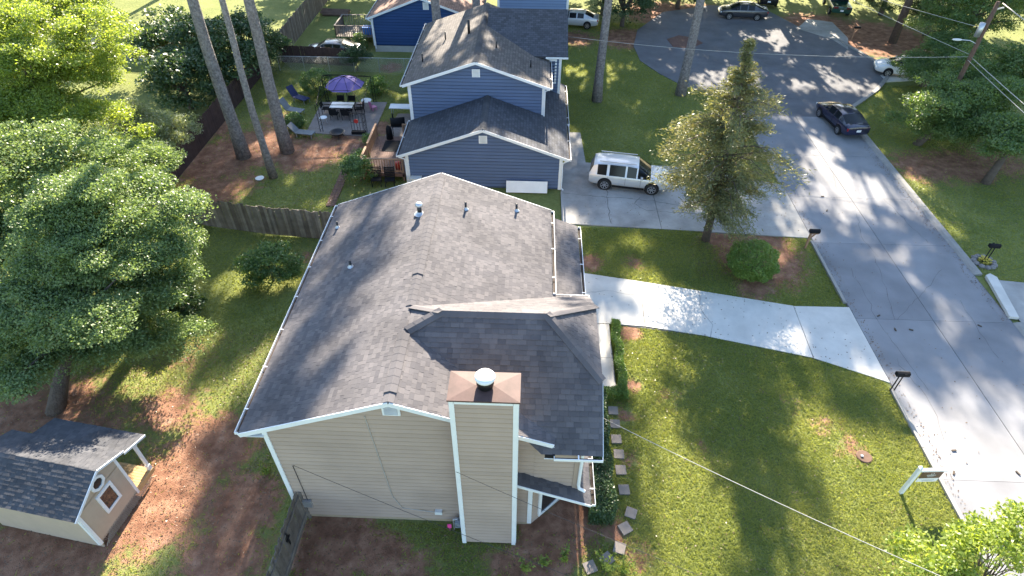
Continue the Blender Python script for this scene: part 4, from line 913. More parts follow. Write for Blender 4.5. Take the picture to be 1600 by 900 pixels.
em = MB().lathe([(.05, -.026), (.065, -.026)], 16, (.6, 0, 1.335), 'y')
for z, hw, ht in ((1.215, .17, .038), (1.155, .13, .026), (1.10, .1, .014)):
    n_ = 9
    for i in range(n_): x0 = .6-hw+2*hw*i/n_; em.box((x0, -.022, z), (x0+2*hw/n_*.7, -.019, z+ht))
em.build('emblem', 'white_dirty', pn)
MB().box((.36, -.014, .90), (.84, -.0125, .915)).box((.42, -.014, .85), (.78, -.0125, .862)).build('small_print', 'greyfabric', pn)
for x in (.3, .9): MB().tube([(x, 0, 1.42), (x, 0, 1.5)], .008, 5).build('hook', 'dark_metal', sg)
vc = thing('valve_cover', 'round rusty ground cover beside a bare patch in the lawn', 'cover', (*g(1350, 714)[:2], 0))
MB().lathe([(.30, -.05), (.30, .03), (.27, .05), (0, .055)], 20).build('lid', 'pole', vc); MB().box((-.16, -.04, .055), (-.06, .04, .10)).build('knob', 'galv', vc)

# ------------------------------------------------------------------ vehicles
def car(name, label, loc, rz, paint, kind='sedan', cat='car', plate=True, simple=False):
    t = thing(name, label, cat, (loc[0], loc[1], 0.03), rz)
    if kind == 'suv':
        W, wb, R = .985, 1.45, .385
        st = [(-2.49, .50, .86, .92, .78, 5), (-2.46, .40, .98, 1.08, .91, 1), (-2.24, .33, 1.02, 1.58, .955, 3), (-1.98, .31, 1.03, 1.68, .975, 2), (-1.40, .30, 1.02, 1.72, .985, 3), (-1.24, .30, 1.02, 1.725, .985, 2), (-.27, .29, 1.01, 1.725, .985, 3), (-.16, .29, 1.01, 1.72, .985, 2), (.42, .29, 1.0, 1.67, .985, 3), (.50, .29, 1.0, 1.645, .985, 4), (1.30, .29, .99, 1.08, .98, 5), (1.9, .3, .96, 1.03, .965, 5), (2.28, .34, .88, .95, .90, 5), (2.43, .42, .74, .80, .78, 5), (2.5, .52, .62, .66, .62, 5)]
        wr = .73
    elif kind == 'pickup':
        W, wb, R = .97, 1.65, .37
        st = [(-2.7, .55, .95, 1.0, .86, 5), (-2.66, .45, 1.02, 1.05, .95, 5), (-.8, .38, 1.04, 1.06, .96, 5), (-.7, .38, 1.04, 1.06, .96, 1), (-.45, .36, 1.04, 1.70, .96, 2), (.3, .36, 1.04, 1.74, .96, 3), (.4, .36, 1.04, 1.74, .96, 2), (.75, .36, 1.04, 1.68, .96, 4), (1.35, .36, 1.02, 1.08, .96, 5), (2.4, .4, .95, .98, .92, 5), (2.65, .5, .75, .78, .8, 5)]
        wr = .72
    else:
        W, wb, R = .91, 1.37, .325
        st = [(-2.41, .50, .80, .84, .70, 5), (-2.36, .38, .90, .97, .84, 5), (-2.2, .30, .95, 1.04, .88, 5), (-1.92, .26, .96, 1.07, .90, 1), (-1.10, .24, .95, 1.37, .91, 3), (-.98, .24, .95, 1.40, .91, 2), (-.36, .24, .94, 1.44, .91, 3), (-.26, .24, .94, 1.44, .91, 2), (.42, .24, .93, 1.41, .91, 3), (.48, .24, .93, 1.39, .91, 4), (1.30, .24, .90, .97, .90, 5), (1.85, .26, .83, .89, .875, 5), (2.2, .3, .74, .78, .80, 5), (2.36, .36, .62, .66, .70, 5), (2.42, .45, .54, .56, .56, 5)]
        wr = .64
    rings = []
    for x, zb, zl, zt, w_, fl in st:
        cab = fl in (1, 2, 3, 4) and zt-zl > .2
        w5 = w_-.02-(w_-.02-wr)*min(1, (zt-zl)/.62) if cab else w_-.09
        z5 = zt-.06 if cab else zl+(zt-zl)*.55
        w6 = w5-.14 if cab else w_-.30
        half = [(0, zb), (w_*.86, zb), (w_*.985, zb+.12), (w_, zb+(zl-zb)*.55), (w_*.985, zl-.03), (w_*.965, zl), (w5, z5), (w6, zt-.005), (0, zt+.02)]
        rings.append([(x, -y, z) for y, z in half]+[(x, y, z) for y, z in half[1:-1]][::-1])
    n = len(rings[0]); parts = {}
    def put(k_, vs):
        parts.setdefault(k_, MB()).add(vs, [tuple(range(len(vs)))])
    for i in range(len(st)-1):
        a, b_ = rings[i], rings[i+1]; fa = st[i][5]
        for j in range(n):
            k_ = (j+1) % n; quad = [a[j], b_[j], b_[k_], a[k_]]
            seg = j if j < 8 else 15-j
            key = 'body'
            if seg == 5 and fa == 2: key = 'side_window_%d_%d' % (i, j < 8)
            if seg in (6, 7) and fa == 4: key = 'windscreen'
            if seg == 5 and fa == 4: key = 'windscreen'
            if seg in (6, 7) and fa == 1: key = 'rear_window'
            if kind == 'suv' and fa == 1 and seg in (5,): key = 'body'
            put(key, quad)
    parts['body'].add(rings[0], [tuple(range(n))]); parts['body'].add(rings[-1], [tuple(range(n))[::-1]])
    import bmesh
    for k_, mb in parts.items():
        o = mb.build(k_ if not k_.startswith('side') else 'side_window', paint if k_ == 'body' else 'carglass', t, smooth=True)
        bm = bmesh.new(); bm.from_mesh(o.data); bmesh.ops.remove_doubles(bm, verts=bm.verts, dist=1e-4); bmesh.ops.recalc_face_normals(bm, faces=bm.faces)
        if k_ == 'body':
            for e in bm.edges:
                if len(e.link_faces) == 2 and e.calc_face_angle(0) > .75: e.smooth = False
        bm.to_mesh(o.data); bm.free()
    for sx in (-wb, wb):
        for sy in (-1, 1):
            yb = sy*(W-.02)
            MB().lathe([(0, 0), (R*1.17, 0), (R*1.17, .03*sy), (0, .03*sy)] if sy > 0 else [(0, .0), (R*1.17, .0), (R*1.17, -.03), (0, -.03)], 20, (sx, yb-.004*sy, R+.03), 'y').build('wheel_arch', 'black', t)
            wl = thing_part('wheel', t, (sx, yb, R-.03))
            MB().lathe([(R*.64, .045*sy), (R*.9, .055*sy), (R, .02*sy), (R, -.18*sy), (R*.6, -.2*sy)], 22, (0, 0, 0), 'y').build('tyre', 'tyre', wl, True)
            rm = MB().lathe([(0, .025*sy), (R*.16, .03*sy), (R*.17, .01*sy)], 10, (0, 0, 0), 'y')
            for q in range(7):
                a = q*2*math.pi/7; rm.bar((0, .02*sy, 0), (R*.62*math.cos(a), .035*sy, R*.62*math.sin(a)), .05, .02, (0, 1, 0))
            rm.lathe([(R*.58, .05*sy), (R*.66, .05*sy), (R*.66, -.1*sy)], 20, (0, 0, 0), 'y'); rm.build('rim', 'rim', wl)
            MB().lathe([(0, -.02*sy), (R*.6, -.02*sy)], 16, (0, 0, 0), 'y').build('brake_disc', 'black', wl)
    xr, zr = (-2.42, .98) if kind == 'suv' else ((-2.68, .95) if kind == 'pickup' else (-2.36, .80))
    xf = -st[-1][0]
    for sy in (-1, 1):
        MB().box((xr-.02, sy*.58-.17, zr-.1), (xr+.14, sy*.58+.27*(1 if sy > 0 else 1)-.0 if sy > 0 else sy*.58+.17, zr+.08)).build('tail_lamp', 'red_lamp', t)
        MB().box((st[-3][0]-.12, sy*.62-.17, st[-3][2]-.14), (st[-3][0]+.10, sy*.62+.17, st[-3][2]-.03)).build('headlamp', 'lamp_clear', t)
        xm = [s for s in st if s[5] == 4][0][0]+.25
        MB().box((xm-.06, sy*(W+.02)-.09, 1.02), (xm+.08, sy*(W+.02)+.09, 1.15)).build('mirror', paint, t)
        if not simple:
            for xs_ in ((-1.30, -.22, .72) if kind == 'suv' else (-1.05, -.31, .66)): MB().box((xs_-.006, sy*(W+.001)-.004, .48), (xs_+.006, sy*(W+.001)+.004, .95)).build('door_seam', 'black', t)
            MB().box((-wb+R*1.2, sy*(W-.015)-.02, .27), (wb-R*1.2, sy*(W-.015)+.02, .40)).build('sill', 'black', t)
            for xd in (-.2, .75): MB().box((xd-.2, sy*(W+.005)-.012, .86), (xd-.05, sy*(W+.005)+.012, .89)).build('door_handle', paint, t)
    if plate: MB().box((xr-.075 if kind != 'sedan' else xr-.07, -.16, .62), (xr-.03, .16, .77)).build('number_plate', 'white', t)
    if kind == 'suv':
        for sy in (-1, 1): MB().bar((-1.9, sy*.62, 1.80), (.35, sy*.62, 1.79), .04, .04).build('roof_rail', 'galv', t)
    return t
def thing_part(name, parent, loc):
    o = bpy.data.objects.new(name, None); COL.objects.link(o); o.parent = parent; o.location = loc; return o
car('parked_car', 'silver SUV parked on the stained concrete driveway', (6.3, 33.75), math.radians(-9), 'paint_silver', 'suv', 'car')
car('parked_car', 'dark navy sedan parked at the kerb of the street', (22.75, 42.7), math.radians(98), 'paint_navy', 'sedan')
car('parked_car', 'silver sedan half hidden behind the slate blue house', (4.0, 63.0), math.radians(172), 'paint_silver', 'sedan', simple=True)
car('parked_car', 'dark grey sedan parked across the turning circle', (21.3, 66.3), math.radians(175), 'paint_grey', 'sedan', simple=True)
car('parked_car', 'white car nosing out from under the big tree', (31.6, 52.3), math.radians(165), 'paint_white', 'sedan', simple=True)
car('pickup_truck', 'dark green pickup parked under the shaded trees', (31.9, 69.3), math.radians(80), 'paint_green', 'pickup', 'truck', simple=True)
car('parked_car', 'black SUV at the far end of the turning circle', (25.2, 71.6), math.radians(80), 'paint_black', 'suv', simple=True)
car('parked_car', 'bronze SUV parked in the far street behind the magnolias', (-33.6, 53.4), math.radians(180), 'paint_bronze', 'suv', simple=True)
car('parked_car', 'grey sedan parked behind the dark old board fence', (-17.6, 53.6), math.radians(178), 'paint_grey', 'sedan', simple=True)

# ------------------------------------------------------------------ vegetation
def leaf_mesh(C, L, Wd, mt, name, parent, up=.5, rs=None, droop=None):
    """rhombic leaves at points C; L length, Wd width arrays/scalars"""
    n = len(C); r = rs or rng
    nr = r.normal(size=(n, 3)); nr[:, 2] = np.abs(nr[:, 2])+up; nr /= np.linalg.norm(nr, axis=1)[:, None]
    t = r.normal(size=(n, 3)) if droop is None else droop+r.normal(size=(n, 3))*.35
    t -= nr*(t*nr).sum(1)[:, None]; t /= np.linalg.norm(t, axis=1)[:, None]+1e-9
    b_ = np.cross(nr, t); Ls = (L*r.uniform(.65, 1.3, n))[:, None]; Ws = (Wd*r.uniform(.7, 1.25, n))[:, None]
    V = np.empty((n, 4, 3)); V[:, 0] = C-t*Ls/2; V[:, 1] = C+b_*Ws/2-nr*Ws*.15; V[:, 2] = C+t*Ls/2-nr*Ls*.12; V[:, 3] = C-b_*Ws/2-nr*Ws*.15
    me = bpy.data.meshes.new(name); me.vertices.add(4*n); me.vertices.foreach_set('co', V.ravel())
    me.loops.add(4*n); me.loops.foreach_set('vertex_index', np.arange(4*n, dtype=np.int32))
    me.polygons.add(n); me.polygons.foreach_set('loop_start', np.arange(0, 4*n, 4, dtype=np.int32))
    me.update(calc_edges=True)
    a = me.attributes.new('tint', 'FLOAT', 'FACE'); a.data.foreach_set('value', r.random(n).astype(np.float32))
    me.materials.append(MATS[mt]); o = bpy.data.objects.new(name, me); COL.objects.link(o); o.parent = parent
    return o
def clump_points(ells, nclump, nleaf, cr=(.5, 1.1), shell=.45):
    """ells: [(centre, (rx,ry,rz))]; clumps scattered in the outer shell, leaves in each clump"""
    vol = np.array([e[1][0]*e[1][1]*e[1][2] for e in ells])**.67; pk = rng.choice(len(ells), nclump, p=vol/vol.sum())
    d = rng.normal(size=(nclump, 3)); d /= np.linalg.norm(d, axis=1)[:, None]; d[:, 2] = np.where(d[:, 2] < -.55, -d[:, 2], d[:, 2])
    rr = shell+(1-shell)*rng.random(nclump)**.6
    cc = np.array([ells[i][0] for i in pk])+d*rr[:, None]*np.array([ells[i][1] for i in pk])
    rad = rng.uniform(*cr, nclump); wts = rad**2; who = rng.choice(nclump, nleaf, p=wts/wts.sum())
    e = rng.normal(size=(nleaf, 3)); e /= np.linalg.norm(e, axis=1)[:, None]
    out = cc[who]+e*(rad[who]*(rng.random(nleaf)**.45))[:, None]*np.array([1.1, 1.1, .42])
    nu = int(nleaf*.2); pk2 = rng.choice(len(ells), nu, p=vol/vol.sum()); d2 = rng.normal(size=(nu, 3)); d2 /= np.linalg.norm(d2, axis=1)[:, None]
    d2[:, 2] = np.where(d2[:, 2] < -.7, -d2[:, 2], d2[:, 2]); r2 = .6+.52*rng.random(nu)**.8      # loose outer sprays between the clumps
    r2 *= 1+.16*np.sin(d2[:, 0]*7+pk2)*np.sin(d2[:, 1]*8+1.3*pk2)
    out[:nu] = np.array([ells[i][0] for i in pk2])+d2*r2[:, None]*np.array([ells[i][1] for i in pk2])
    return cc, out
def tree(name, label, base, ells, nleaf, mt, leaf=(.2, .1), nclump=None, trunk=.22, cr=(.5, 1.1), group=None, bark='bark', lean=None, cat='tree', limbs=9):
    t = thing(name, label, cat, (base[0], base[1], 0), 0, group)
    B0 = np.array([base[0], base[1], 0.]); E = [(np.array(c)-B0, r) for c, r in ells]
    if nleaf > 12000:                                   # break the round outline with smaller boughs
        sub = []
        for c_, r_ in E:
            sub.append((c_, tuple(q*.66 for q in r_)))
            for q_ in range(9):
                d_ = rng.normal(size=3); d_ /= np.linalg.norm(d_); d_[2] = abs(d_[2])*.8-.15; k_ = rng.uniform(.22, .46)
                sub.append((c_+d_*np.array(r_)*rng.uniform(.65, 1.12), (r_[0]*k_*1.3, r_[1]*k_*1.2, r_[2]*k_*.55)))
        E = sub
    cc, pts = clump_points(E, nclump or max(20, nleaf//450), nleaf, cr)
    leaf_mesh(pts, leaf[0], leaf[1], mt, 'crown', t)
    top = np.mean([e[0] for e in E], 0); mb = MB()
    mid = top*np.array([.45, .45, .5])
    mb.tube([(0, 0, -.2), tuple(mid*.5), tuple(mid), tuple(top)], [trunk*1.25, trunk, trunk*.75, trunk*.3], 9)
    mb.build('trunk', bark, t, True)
    lb = MB()
    for c in cc[rng.choice(len(cc), min(len(cc), limbs*3), replace=False)]:
        s_ = mid+(top-mid)*rng.uniform(0, .7); m_ = (s_+c)/2+np.array([0, 0, .25])
        lb.tube([tuple(s_), tuple(m_), tuple(c)], [trunk*.35, trunk*.2, .015], 5, False)
    stuff(lb.build('limbs', bark, t, True))
    return t
def E(px, py, Y, r): return (atY(px, py, Y), r)
# left: big shade trees
tree('shade_tree', 'big leafy tree leaning over the left yard near the shed', (-19.6, 15.0),
     [E(150, 430, 18.5, (3.2, 2.8, 2.3)), E(235, 350, 21, (2.7, 2.6, 2.3)), E(262, 420, 20, (2.1, 2.0, 1.8)), E(225, 515, 17.8, (2.1, 1.8, 1.2)), E(60, 490, 17, (3.0, 2.4, 1.8)), E(150, 330, 20.5, (2.6, 2.4, 2.1)), E(130, 545, 16.5, (2.0, 1.8, 1.0)), E(20, 560, 15.5, (2.0, 1.8, 1.0))], 235000, 'leaf_oak', (.11, .066), 420, .30, (.28, .75))
tree('shade_tree', 'dense green tree behind the leaning tree at the yard edge', (-24.2, 22.5), [E(20, 330, 22.5, (3.6, 3, 3)), E(80, 250, 24.5, (3.4, 2.8, 2.6)), E(10, 420, 20.5, (2.8, 2.4, 2.2)), E(160, 265, 26, (2.6, 2.2, 2.0)), E(210, 270, 26, (2.0, 1.8, 1.6))], 160000, 'leaf_oak', (.12, .072), 340, .28, (.3, .8))
tree('shade_tree', 'tall light green tree glowing at the left edge', (-28.5, 29.5),
     [E(45, 80, 31, (4.2, 3.5, 3.6)), E(30, 190, 29, (4.0, 3.2, 3.0)), E(130, 30, 34, (2.8, 2.6, 2.3)), E(110, 130, 31, (2.6, 2.3, 2.3)), E(115, 200, 29, (2.7, 2.4, 2.2)), E(0, 20, 34, (3.5, 3, 3))], 200000, 'leaf_light', (.125, .075), 420, .3, (.3, .85))
tree('ornamental_tree', 'pale silvery green small tree against the dark brown fence', (-23.8, 33.6), [E(235, 215, 33, (2.4, 2.1, 2.2)), E(268, 200, 34.5, (1.4, 1.4, 1.5)), E(190, 240, 31, (2.0, 1.7, 1.5)), E(200, 190, 33.5, (1.8, 1.5, 1.5))], 48000, 'leaf_pale', (.14, .06), 150, .12, (.3, .7))
for (px, py, Y, r, lab, n) in ((265, 60, 50, 3.6, 'dark glossy magnolia beside the bronze SUV', 15000), (330, 130, 45.5, 3.2, 'dark glossy magnolia behind the first pine trunk', 15000), (385, 70, 50, 2.6, 'dark glossy magnolia by the corner of the tall fence', 10000), (285, 130, 43, 2.2, 'low dark magnolia beside the pale silvery tree', 9000)):
    c = atY(px, py, Y); tree('magnolia_tree', lab, (c[0], Y), [((c[0], Y, max(c[2], r*.75)), (r, r, r*.95))], n, 'leaf_dark', (.26, .13), 60, .18, (.5, 1.0), 'magnolias behind the brown fence')
# right side
RT = ((1490, 185, 40, (3.6, 3.2, 2.9), 30000, 'spreading green tree over the verge behind the navy sedan'), (1590, 120, 43, (3.8, 3.4, 3.4), 24000, 'broad green tree beside the utility pole'), (1466, 96, 50, (2.9, 2.6, 2.4), 17000, 'bushy tree hiding the back of the white car'),
      (1530, 30, 54, (4.2, 4, 3.5), 18000, 'dense tree behind the street lamp'), (1385, 15, 68, (4.5, 4, 3), 14000, 'dark leafy tree above the green pickup'), (1590, 220, 35, (2.2, 2.2, 1.6), 11000, 'low bushy tree at the right edge of the far lawn'), (1470, 15, 62, (4.0, 4, 3.2), 14000, 'tall dark tree behind the white car'))
for px, py, Y, r, n, lab in RT:
    c = atY(px, py, Y); z = max(c[2], r[2]*.8)
    n = int(n*1.8)
    tree('verge_tree', lab, (c[0]-.4 if Y != 40 else 27.2, Y), [((c[0], Y, z), r), ((c[0]+r[0]*.5, Y+.5, z+r[2]*.35), tuple(q*.7 for q in r)), ((c[0]-r[0]*.45, Y-.4, z-.2*r[2]), tuple(q*.65 for q in r))], n, 'leaf_right' if px not in (1385, 1470) else 'leaf_dark', (.155, .09), n//110, .24, (.3, .75))
tree('young_tree', 'small leafy tree beside the street below the estate sign', (14.5, 7.6), [(atY(1530, 875, 8.2), (1.35, 1.1, 1.0)), (atY(1440, 890, 8.0), (1.0, .9, .8)), (atY(1600, 840, 8.2), (1.1, .9, .9))], 9000, 'leaf_light', (.13, .065), 60, .06, (.2, .45))
for px, py, Y, r, lab in ((975, 14, 63, 3.0, 'dark tree at the edge of the shaded far garden'), (1060, 3, 69, 3.2, 'dark spreading tree beyond the turning circle')):
    c = atY(px, py, Y); tree('garden_tree', lab, (c[0], Y), [((c[0], Y, max(2.6, c[2]+.8)), (r, r, r*.7))], 12000, 'leaf_dark', (.22, .11), 50, .2, (.4, .9))
# cedar in the front garden
cd = thing('cedar_tree', 'tall ragged golden cedar with pointed top on the front verge', 'tree', (10.1, 28.1, 0))
prof = [(2.2, 2.2), (3.2, 3.3), (4.8, 3.6), (6.2, 3.3), (7.4, 2.8), (8.2, 2.0), (8.9, 1.0), (9.9, .6), (11.0, .12)]
pts, dirs, lb = [], [], MB()
axis = lambda z: np.array([-.1+.02*z*(z > 5)-.09*max(0, z-5), 0, z])
for i in range(205):
    z = 2.2+8.9*rng.random()**1.1; R_ = np.interp(z, [p[0] for p in prof], [p[1] for p in prof])*rng.uniform(.45, 1.02); a = rng.uniform(0, 2*math.pi)
    o_ = axis(z); u = np.array([math.cos(a), math.sin(a), 0]); rise = rng.uniform(.1, .5) if z > 3 else -.1; R_ *= 1+.28*math.sin(3*a+z*1.7)*(z < 8.5)
    e_ = o_+u*R_+np.array([0, 0, rise*R_-.10*R_**2]); m_ = o_+u*R_*.5+np.array([0, 0, rise*R_*.6])
    lb.tube([tuple(o_), tuple(m_), tuple(e_)], [.035, .022, .006], 4, False)
    nl = int(50+95*R_); tt = rng.random(nl)**.6
    pl = (1-tt)[:, None]**2*o_+2*(tt*(1-tt))[:, None]*m_+(tt**2)[:, None]*e_
    pts.append(pl+rng.normal(size=(nl, 3))*np.array([.19, .19, .14])*(.45+R_*.24)); dirs.append(np.tile(u*.8+np.array([0, 0, .15]), (nl, 1)))
pts, dirs = np.concatenate(pts), np.concatenate(dirs)
leaf_mesh(pts, .2, .045, 'leaf_cedar', 'crown', cd, up=.25, droop=dirs)
MB().tube([(0, 0, -.2), (-.02, 0, 1.5), (.12, 0, 2.6), tuple(axis(5)), tuple(axis(8)), tuple(axis(11.1))], [.24, .2, .17, .12, .07, .02], 10).build('trunk', 'bark', cd, True); lb.build('limbs', 'bark', cd, True)
# shrubs
def shrub(name, label, c, r, n, mt, leaf=(.1, .055), group=None, flat=0):
    t = thing(name, label, 'shrub', (c[0], c[1], 0), 0, group); d = rng.normal(size=(n, 3)); d /= np.linalg.norm(d, axis=1)[:, None]
    if flat: d = np.sign(d)*np.abs(d)**.55
    rr = .72+.30*rng.random(n)**.5; lump = 1+.10*np.sin(d[:, 0]*6+c[0])*np.cos(d[:, 1]*5+d[:, 2]*6)+.06*np.sin(d[:, 0]*13+d[:, 2]*9)*np.sin(d[:, 1]*11)+(rng.random(n) > .96)*rng.uniform(0, .14, n)
    p = d*(rr*lump)[:, None]*np.array(r)+np.array([0, 0, r[2]*.92]); p = p[p[:, 2] > .02]
    leaf_mesh(p, leaf[0], leaf[1], mt, 'foliage', t)
    k_ = MB()
    for i in range(7): a = i*.9; k_.tube([(0, 0, -.05), (.35*r[0]*math.cos(a), .35*r[1]*math.sin(a), r[2]*.8), (.7*r[0]*math.cos(a), .7*r[1]*math.sin(a), r[2]*1.3)], [.05, .03, .01], 5)
    k_.build('stems', 'twig', t); return t
shrub('round_shrub', 'large clipped round evergreen shrub beside the cedar', g(1170, 426), (1.28, 1.28, .92), 17000, 'leaf_boxwood', (.09, .05))
def loose(label, px, py, Y, r, n, mt, name='bush', leaf=(.14, .075)):
    c = atY(px, py, Y); z = max(c[2], r[2]*.8); return tree(name, label, (c[0], Y), [((c[0], Y, z), r)], n, mt, leaf, max(14, n//280), .05, (.25, .5), cat='shrub', limbs=5)
loose('loose green bush on the left lawn below the board fence', 420, 415, 23.6, (1.35, 1.2, 1.0), 9000, 'leaf_shrub')
loose('dark rounded bush at the foot of the big leafy tree', 285, 490, 20.8, (1.05, 1.0, .95), 7500, 'leaf_dark', leaf=(.16, .08))
loose('bright green bush beside the deck corner', 562, 272, 33.4, (.95, .9, .95), 5500, 'leaf_shrub'); loose('small bright bush along the deck side', 566, 243, 35.6, (.45, .45, .4), 1600, 'leaf_boxwood', leaf=(.1, .06)); loose('little bush at the deck steps near the patio', 577, 222, 38.3, (.4, .4, .3), 1200, 'leaf_boxwood', leaf=(.1, .06))
shrub('round_shrub', 'wide clipped dark hedge ball behind the gazebo', g(500, 146), (1.35, 1.2, 1.0), 9000, 'leaf_shrub', (.12, .06)); shrub('round_shrub', 'small clipped round bush beside the lounger', g(463, 200), (.72, .72, .6), 5000, 'leaf_shrub', (.1, .05))
loose('bright green bush behind the gazebo post', 592, 148, 46.4, (.85, .8, .7), 3200, 'leaf_boxwood'); loose('ivy covered bush on the chain link fence', 555, 88, 50.9, (1.3, .6, .95), 4500, 'leaf_dark'); loose('bush in front of the weathered grey deck', 563, 68, 55.5, (.7, .6, .8), 2500, 'leaf_shrub'); loose('ivy clump at the corner of the tall fence', 440, 68, 52.5, (1.0, .6, .6), 3000, 'leaf_shrub')
for i, (px, lab) in enumerate(((402, 'bright yellow green low shrub by a pine trunk behind the board fence'), (510, 'bright yellow low shrub where the brick path meets the fence'))):
    c = g(px, 322); shrub('golden_shrub', lab, (c[0], 28.4 if i == 0 else 27.8), (.62, .5, .62), 2600, 'leaf_yellow', (.09, .05))
hd = thing('clipped_hedge', 'dark clipped hedge along the front wall beside the stepping stones', 'hedge', (3.1, 13.5, 0))
def hedge_pts(x0, x1, y0, y1, h, n):
    p = rng.random((n, 3))*2-1; ax = rng.integers(0, 3, n); sgn = np.where(rng.random(n) < .5, -1, 1.); sgn = np.where(ax == 2, 1, sgn)
    p[np.arange(n), ax] = sgn*rng.uniform(.82, 1.06, n)
    q = np.stack([(x0+x1)/2+p[:, 0]*(x1-x0)/2, (y0+y1)/2+p[:, 1]*(y1-y0)/2, h/2+p[:, 2]*h/2], 1); q[:, 0] += .05*np.sin(q[:, 1]*4); q[:, 2] = np.maximum(q[:, 2]+.05*np.sin(q[:, 1]*5+q[:, 0]*4), .02); return q
leaf_mesh(hedge_pts(2.5, 3.40, 11.0, 16.35, 1.0, 22000)-np.array([3.1, 13.5, 0]), .085, .05, 'leaf_dark', 'foliage', hd)
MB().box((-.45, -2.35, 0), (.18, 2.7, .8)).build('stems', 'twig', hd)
h2 = thing('clipped_hedge', 'low bright box hedge edging the concrete garden path', 'hedge', (4.3, 19, 0))
leaf_mesh(np.concatenate([hedge_pts(4.12, 4.5, 17.0, 21.0, .42, 9000), hedge_pts(3.15, 4.5, 16.55, 16.95, .42, 3500)])-np.array([4.3, 19, 0]), .07, .042, 'leaf_boxwood', 'foliage', h2)
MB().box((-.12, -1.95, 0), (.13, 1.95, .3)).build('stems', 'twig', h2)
for px, py, r, lab in ((882, 872, .26, 'upright bright weed on the red earth by the bay'), (820, 888, .3, 'low bright weed near the chimney foot'), (947, 884, .3, 'bright leafy sapling among the curved stepping stones'), (973, 892, .34, 'bright leafy sapling beside the last lawn edge'), (417, 738, .2, 'bright green tuft on the bare earth by the house corner'), (850, 880, .2, 'small sprouting weed between chimney and path')):
    c = g(px, py); wd_ = thing('weed', lab, 'weed', (c[0], c[1], 0)); nst = 9; stm = MB(); wp = []
    for q in range(nst):
        a = rng.uniform(0, 6.28); ln = r*rng.uniform(.8, 2.6); tip = np.array([math.cos(a)*ln*.6, math.sin(a)*ln*.6, ln*.7+.1]); stm.tube([(0, 0, 0), tuple(tip*.5+np.array([0, 0, .06])), tuple(tip)], [.01, .008, .004], 4, False)
        tt = rng.random(16)[:, None]; wp.append(tip*tt+rng.normal(size=(16, 3))*.045)
    leaf_mesh(np.maximum(np.concatenate(wp), np.array([-9, -9, .03])), .12, .05, 'leaf_light', 'leaves', wd_); stm.build('stems', 'leaf_shrub', wd_)
# pines: tall trunks, crowns high above
def pine_mesh(h, seed, dens=1., cb=.52):
    r_ = np.random.default_rng(seed); P_ = []; lb_ = MB()
    for i in range(int(34*dens)):
        z = h*(cb+(.98-cb)*r_.random()); R_ = (1-((z/h-cb)/(1-cb)*.5)*1.5)*3.1*r_.uniform(.5, 1.1)+.5; a = r_.uniform(0, 6.28)
        e_ = np.array([math.cos(a)*R_, math.sin(a)*R_, z+.25*R_]); lb_.tube([(0, 0, z-.3), tuple(e_*np.array([.5, .5, 1])), tuple(e_)], [.07, .045, .015], 5, False)
        for q in range(6):
            c = np.array([0, 0, z])+(e_-np.array([0, 0, z]))*r_.uniform(.45, 1.08)+r_.normal(size=3)*.25; k_ = 60
            d = r_.normal(size=(k_, 3)); d /= np.linalg.norm(d, axis=1)[:, None]; P_.append(c+d*r_.uniform(.15, .6, k_)[:, None])
    return np.concatenate(P_), lb_
def pine(label, base, h, r, seed, dens=1., cb=.52, group='pines standing among the houses'):
    t = thing('pine_tree', label, 'tree', (base[0], base[1], 0), 0, group); p, lb_ = pine_mesh(h, seed, dens, cb)
    leaf_mesh(p, .30, .06, 'needle', 'crown', t); w_ = np.random.default_rng(seed)
    zs = np.linspace(-.3, h*.97, 12); MB().tube([(.06*math.sin(z*.5+seed), .05*math.cos(z*.4+seed), z) for z in zs], [r*(1.25 if i == 0 else 1)*(1-.75*i/11) for i in range(12)], 12).build('trunk', 'bark_pine', t, True)
    lb_.build('limbs', 'bark_pine', t, True); return t
pine('thick pine trunk beside the dark brown fence', (-19.3, 36.0), 29, .42, 1, .7, .7); pine('slender pine trunk at the edge of the bare earth', (-16.5, 33.6), 27, .24, 2, .6, .72); pine('pale barked pine trunk beside the grey lounger', (-16.6, 37.0), 30, .40, 3, .7, .7)
pine('straight pine standing alone on the neighbour front lawn', (5.2, 46.0), 26, .36, 4); pine('straight pine at the edge of the turning circle behind the cedar', (12.0, 47.4), 26, .38, 5); pine('pine rising in front of the cobalt blue wall', (-7.7, 50.0), 29, .40, 6, 1.9)
pine('pine hidden behind the slate blue roof', (-4.6, 51.5), 30, .38, 7, 1.6); pine('slim pine at the corner of the shaded far garden', (7.2, 66.5), 25, .33, 8)
# wood beyond the turning circle (mostly above the frame; it shades the street)
wt_ = tree('wood_tree', 'tall tree of the wood beyond the turning circle', (0, 0), [((0, 0, 17), (5.5, 5.5, 6)), ((1.5, .5, 25), (4.6, 4.6, 5)), ((-1.5, -.5, 30), (3.2, 3.2, 3.4)), ((-2, -.5, 11), (4, 4, 3))], 13000, 'leaf_right', (.6, .36), 95, .42, (.7, 1.6), 'trees of the wood beyond the turning circle')
spots = [(-40, 78, .9), (-20, 79, .92), (-13, 76, .98), (-6.5, 79, 1.0), (.5, 74, .85), (7, 77, .93), (12.5, 81, .92), (14.5, 75, .95), (19.5, 78, 1.05), (25.5, 74, 1.0), (31, 78, 1.05), (37, 73, 1.0), (44, 76, 1.0), (53, 72, 1.0), (41, 61, .8), (49, 64, .9), (58, 58, .9), (-46, 70, 1.0), (43, 50, .7), (-52, 60, .9), (34, 60, .75)]
for i, (x, y, s_) in enumerate(spots):
    o = wt_ if i == 0 else copy_tree(wt_); o.location = (x, y, 0); o.rotation_euler = (0, 0, i*1.3); o.scale = (s_, s_, s_)

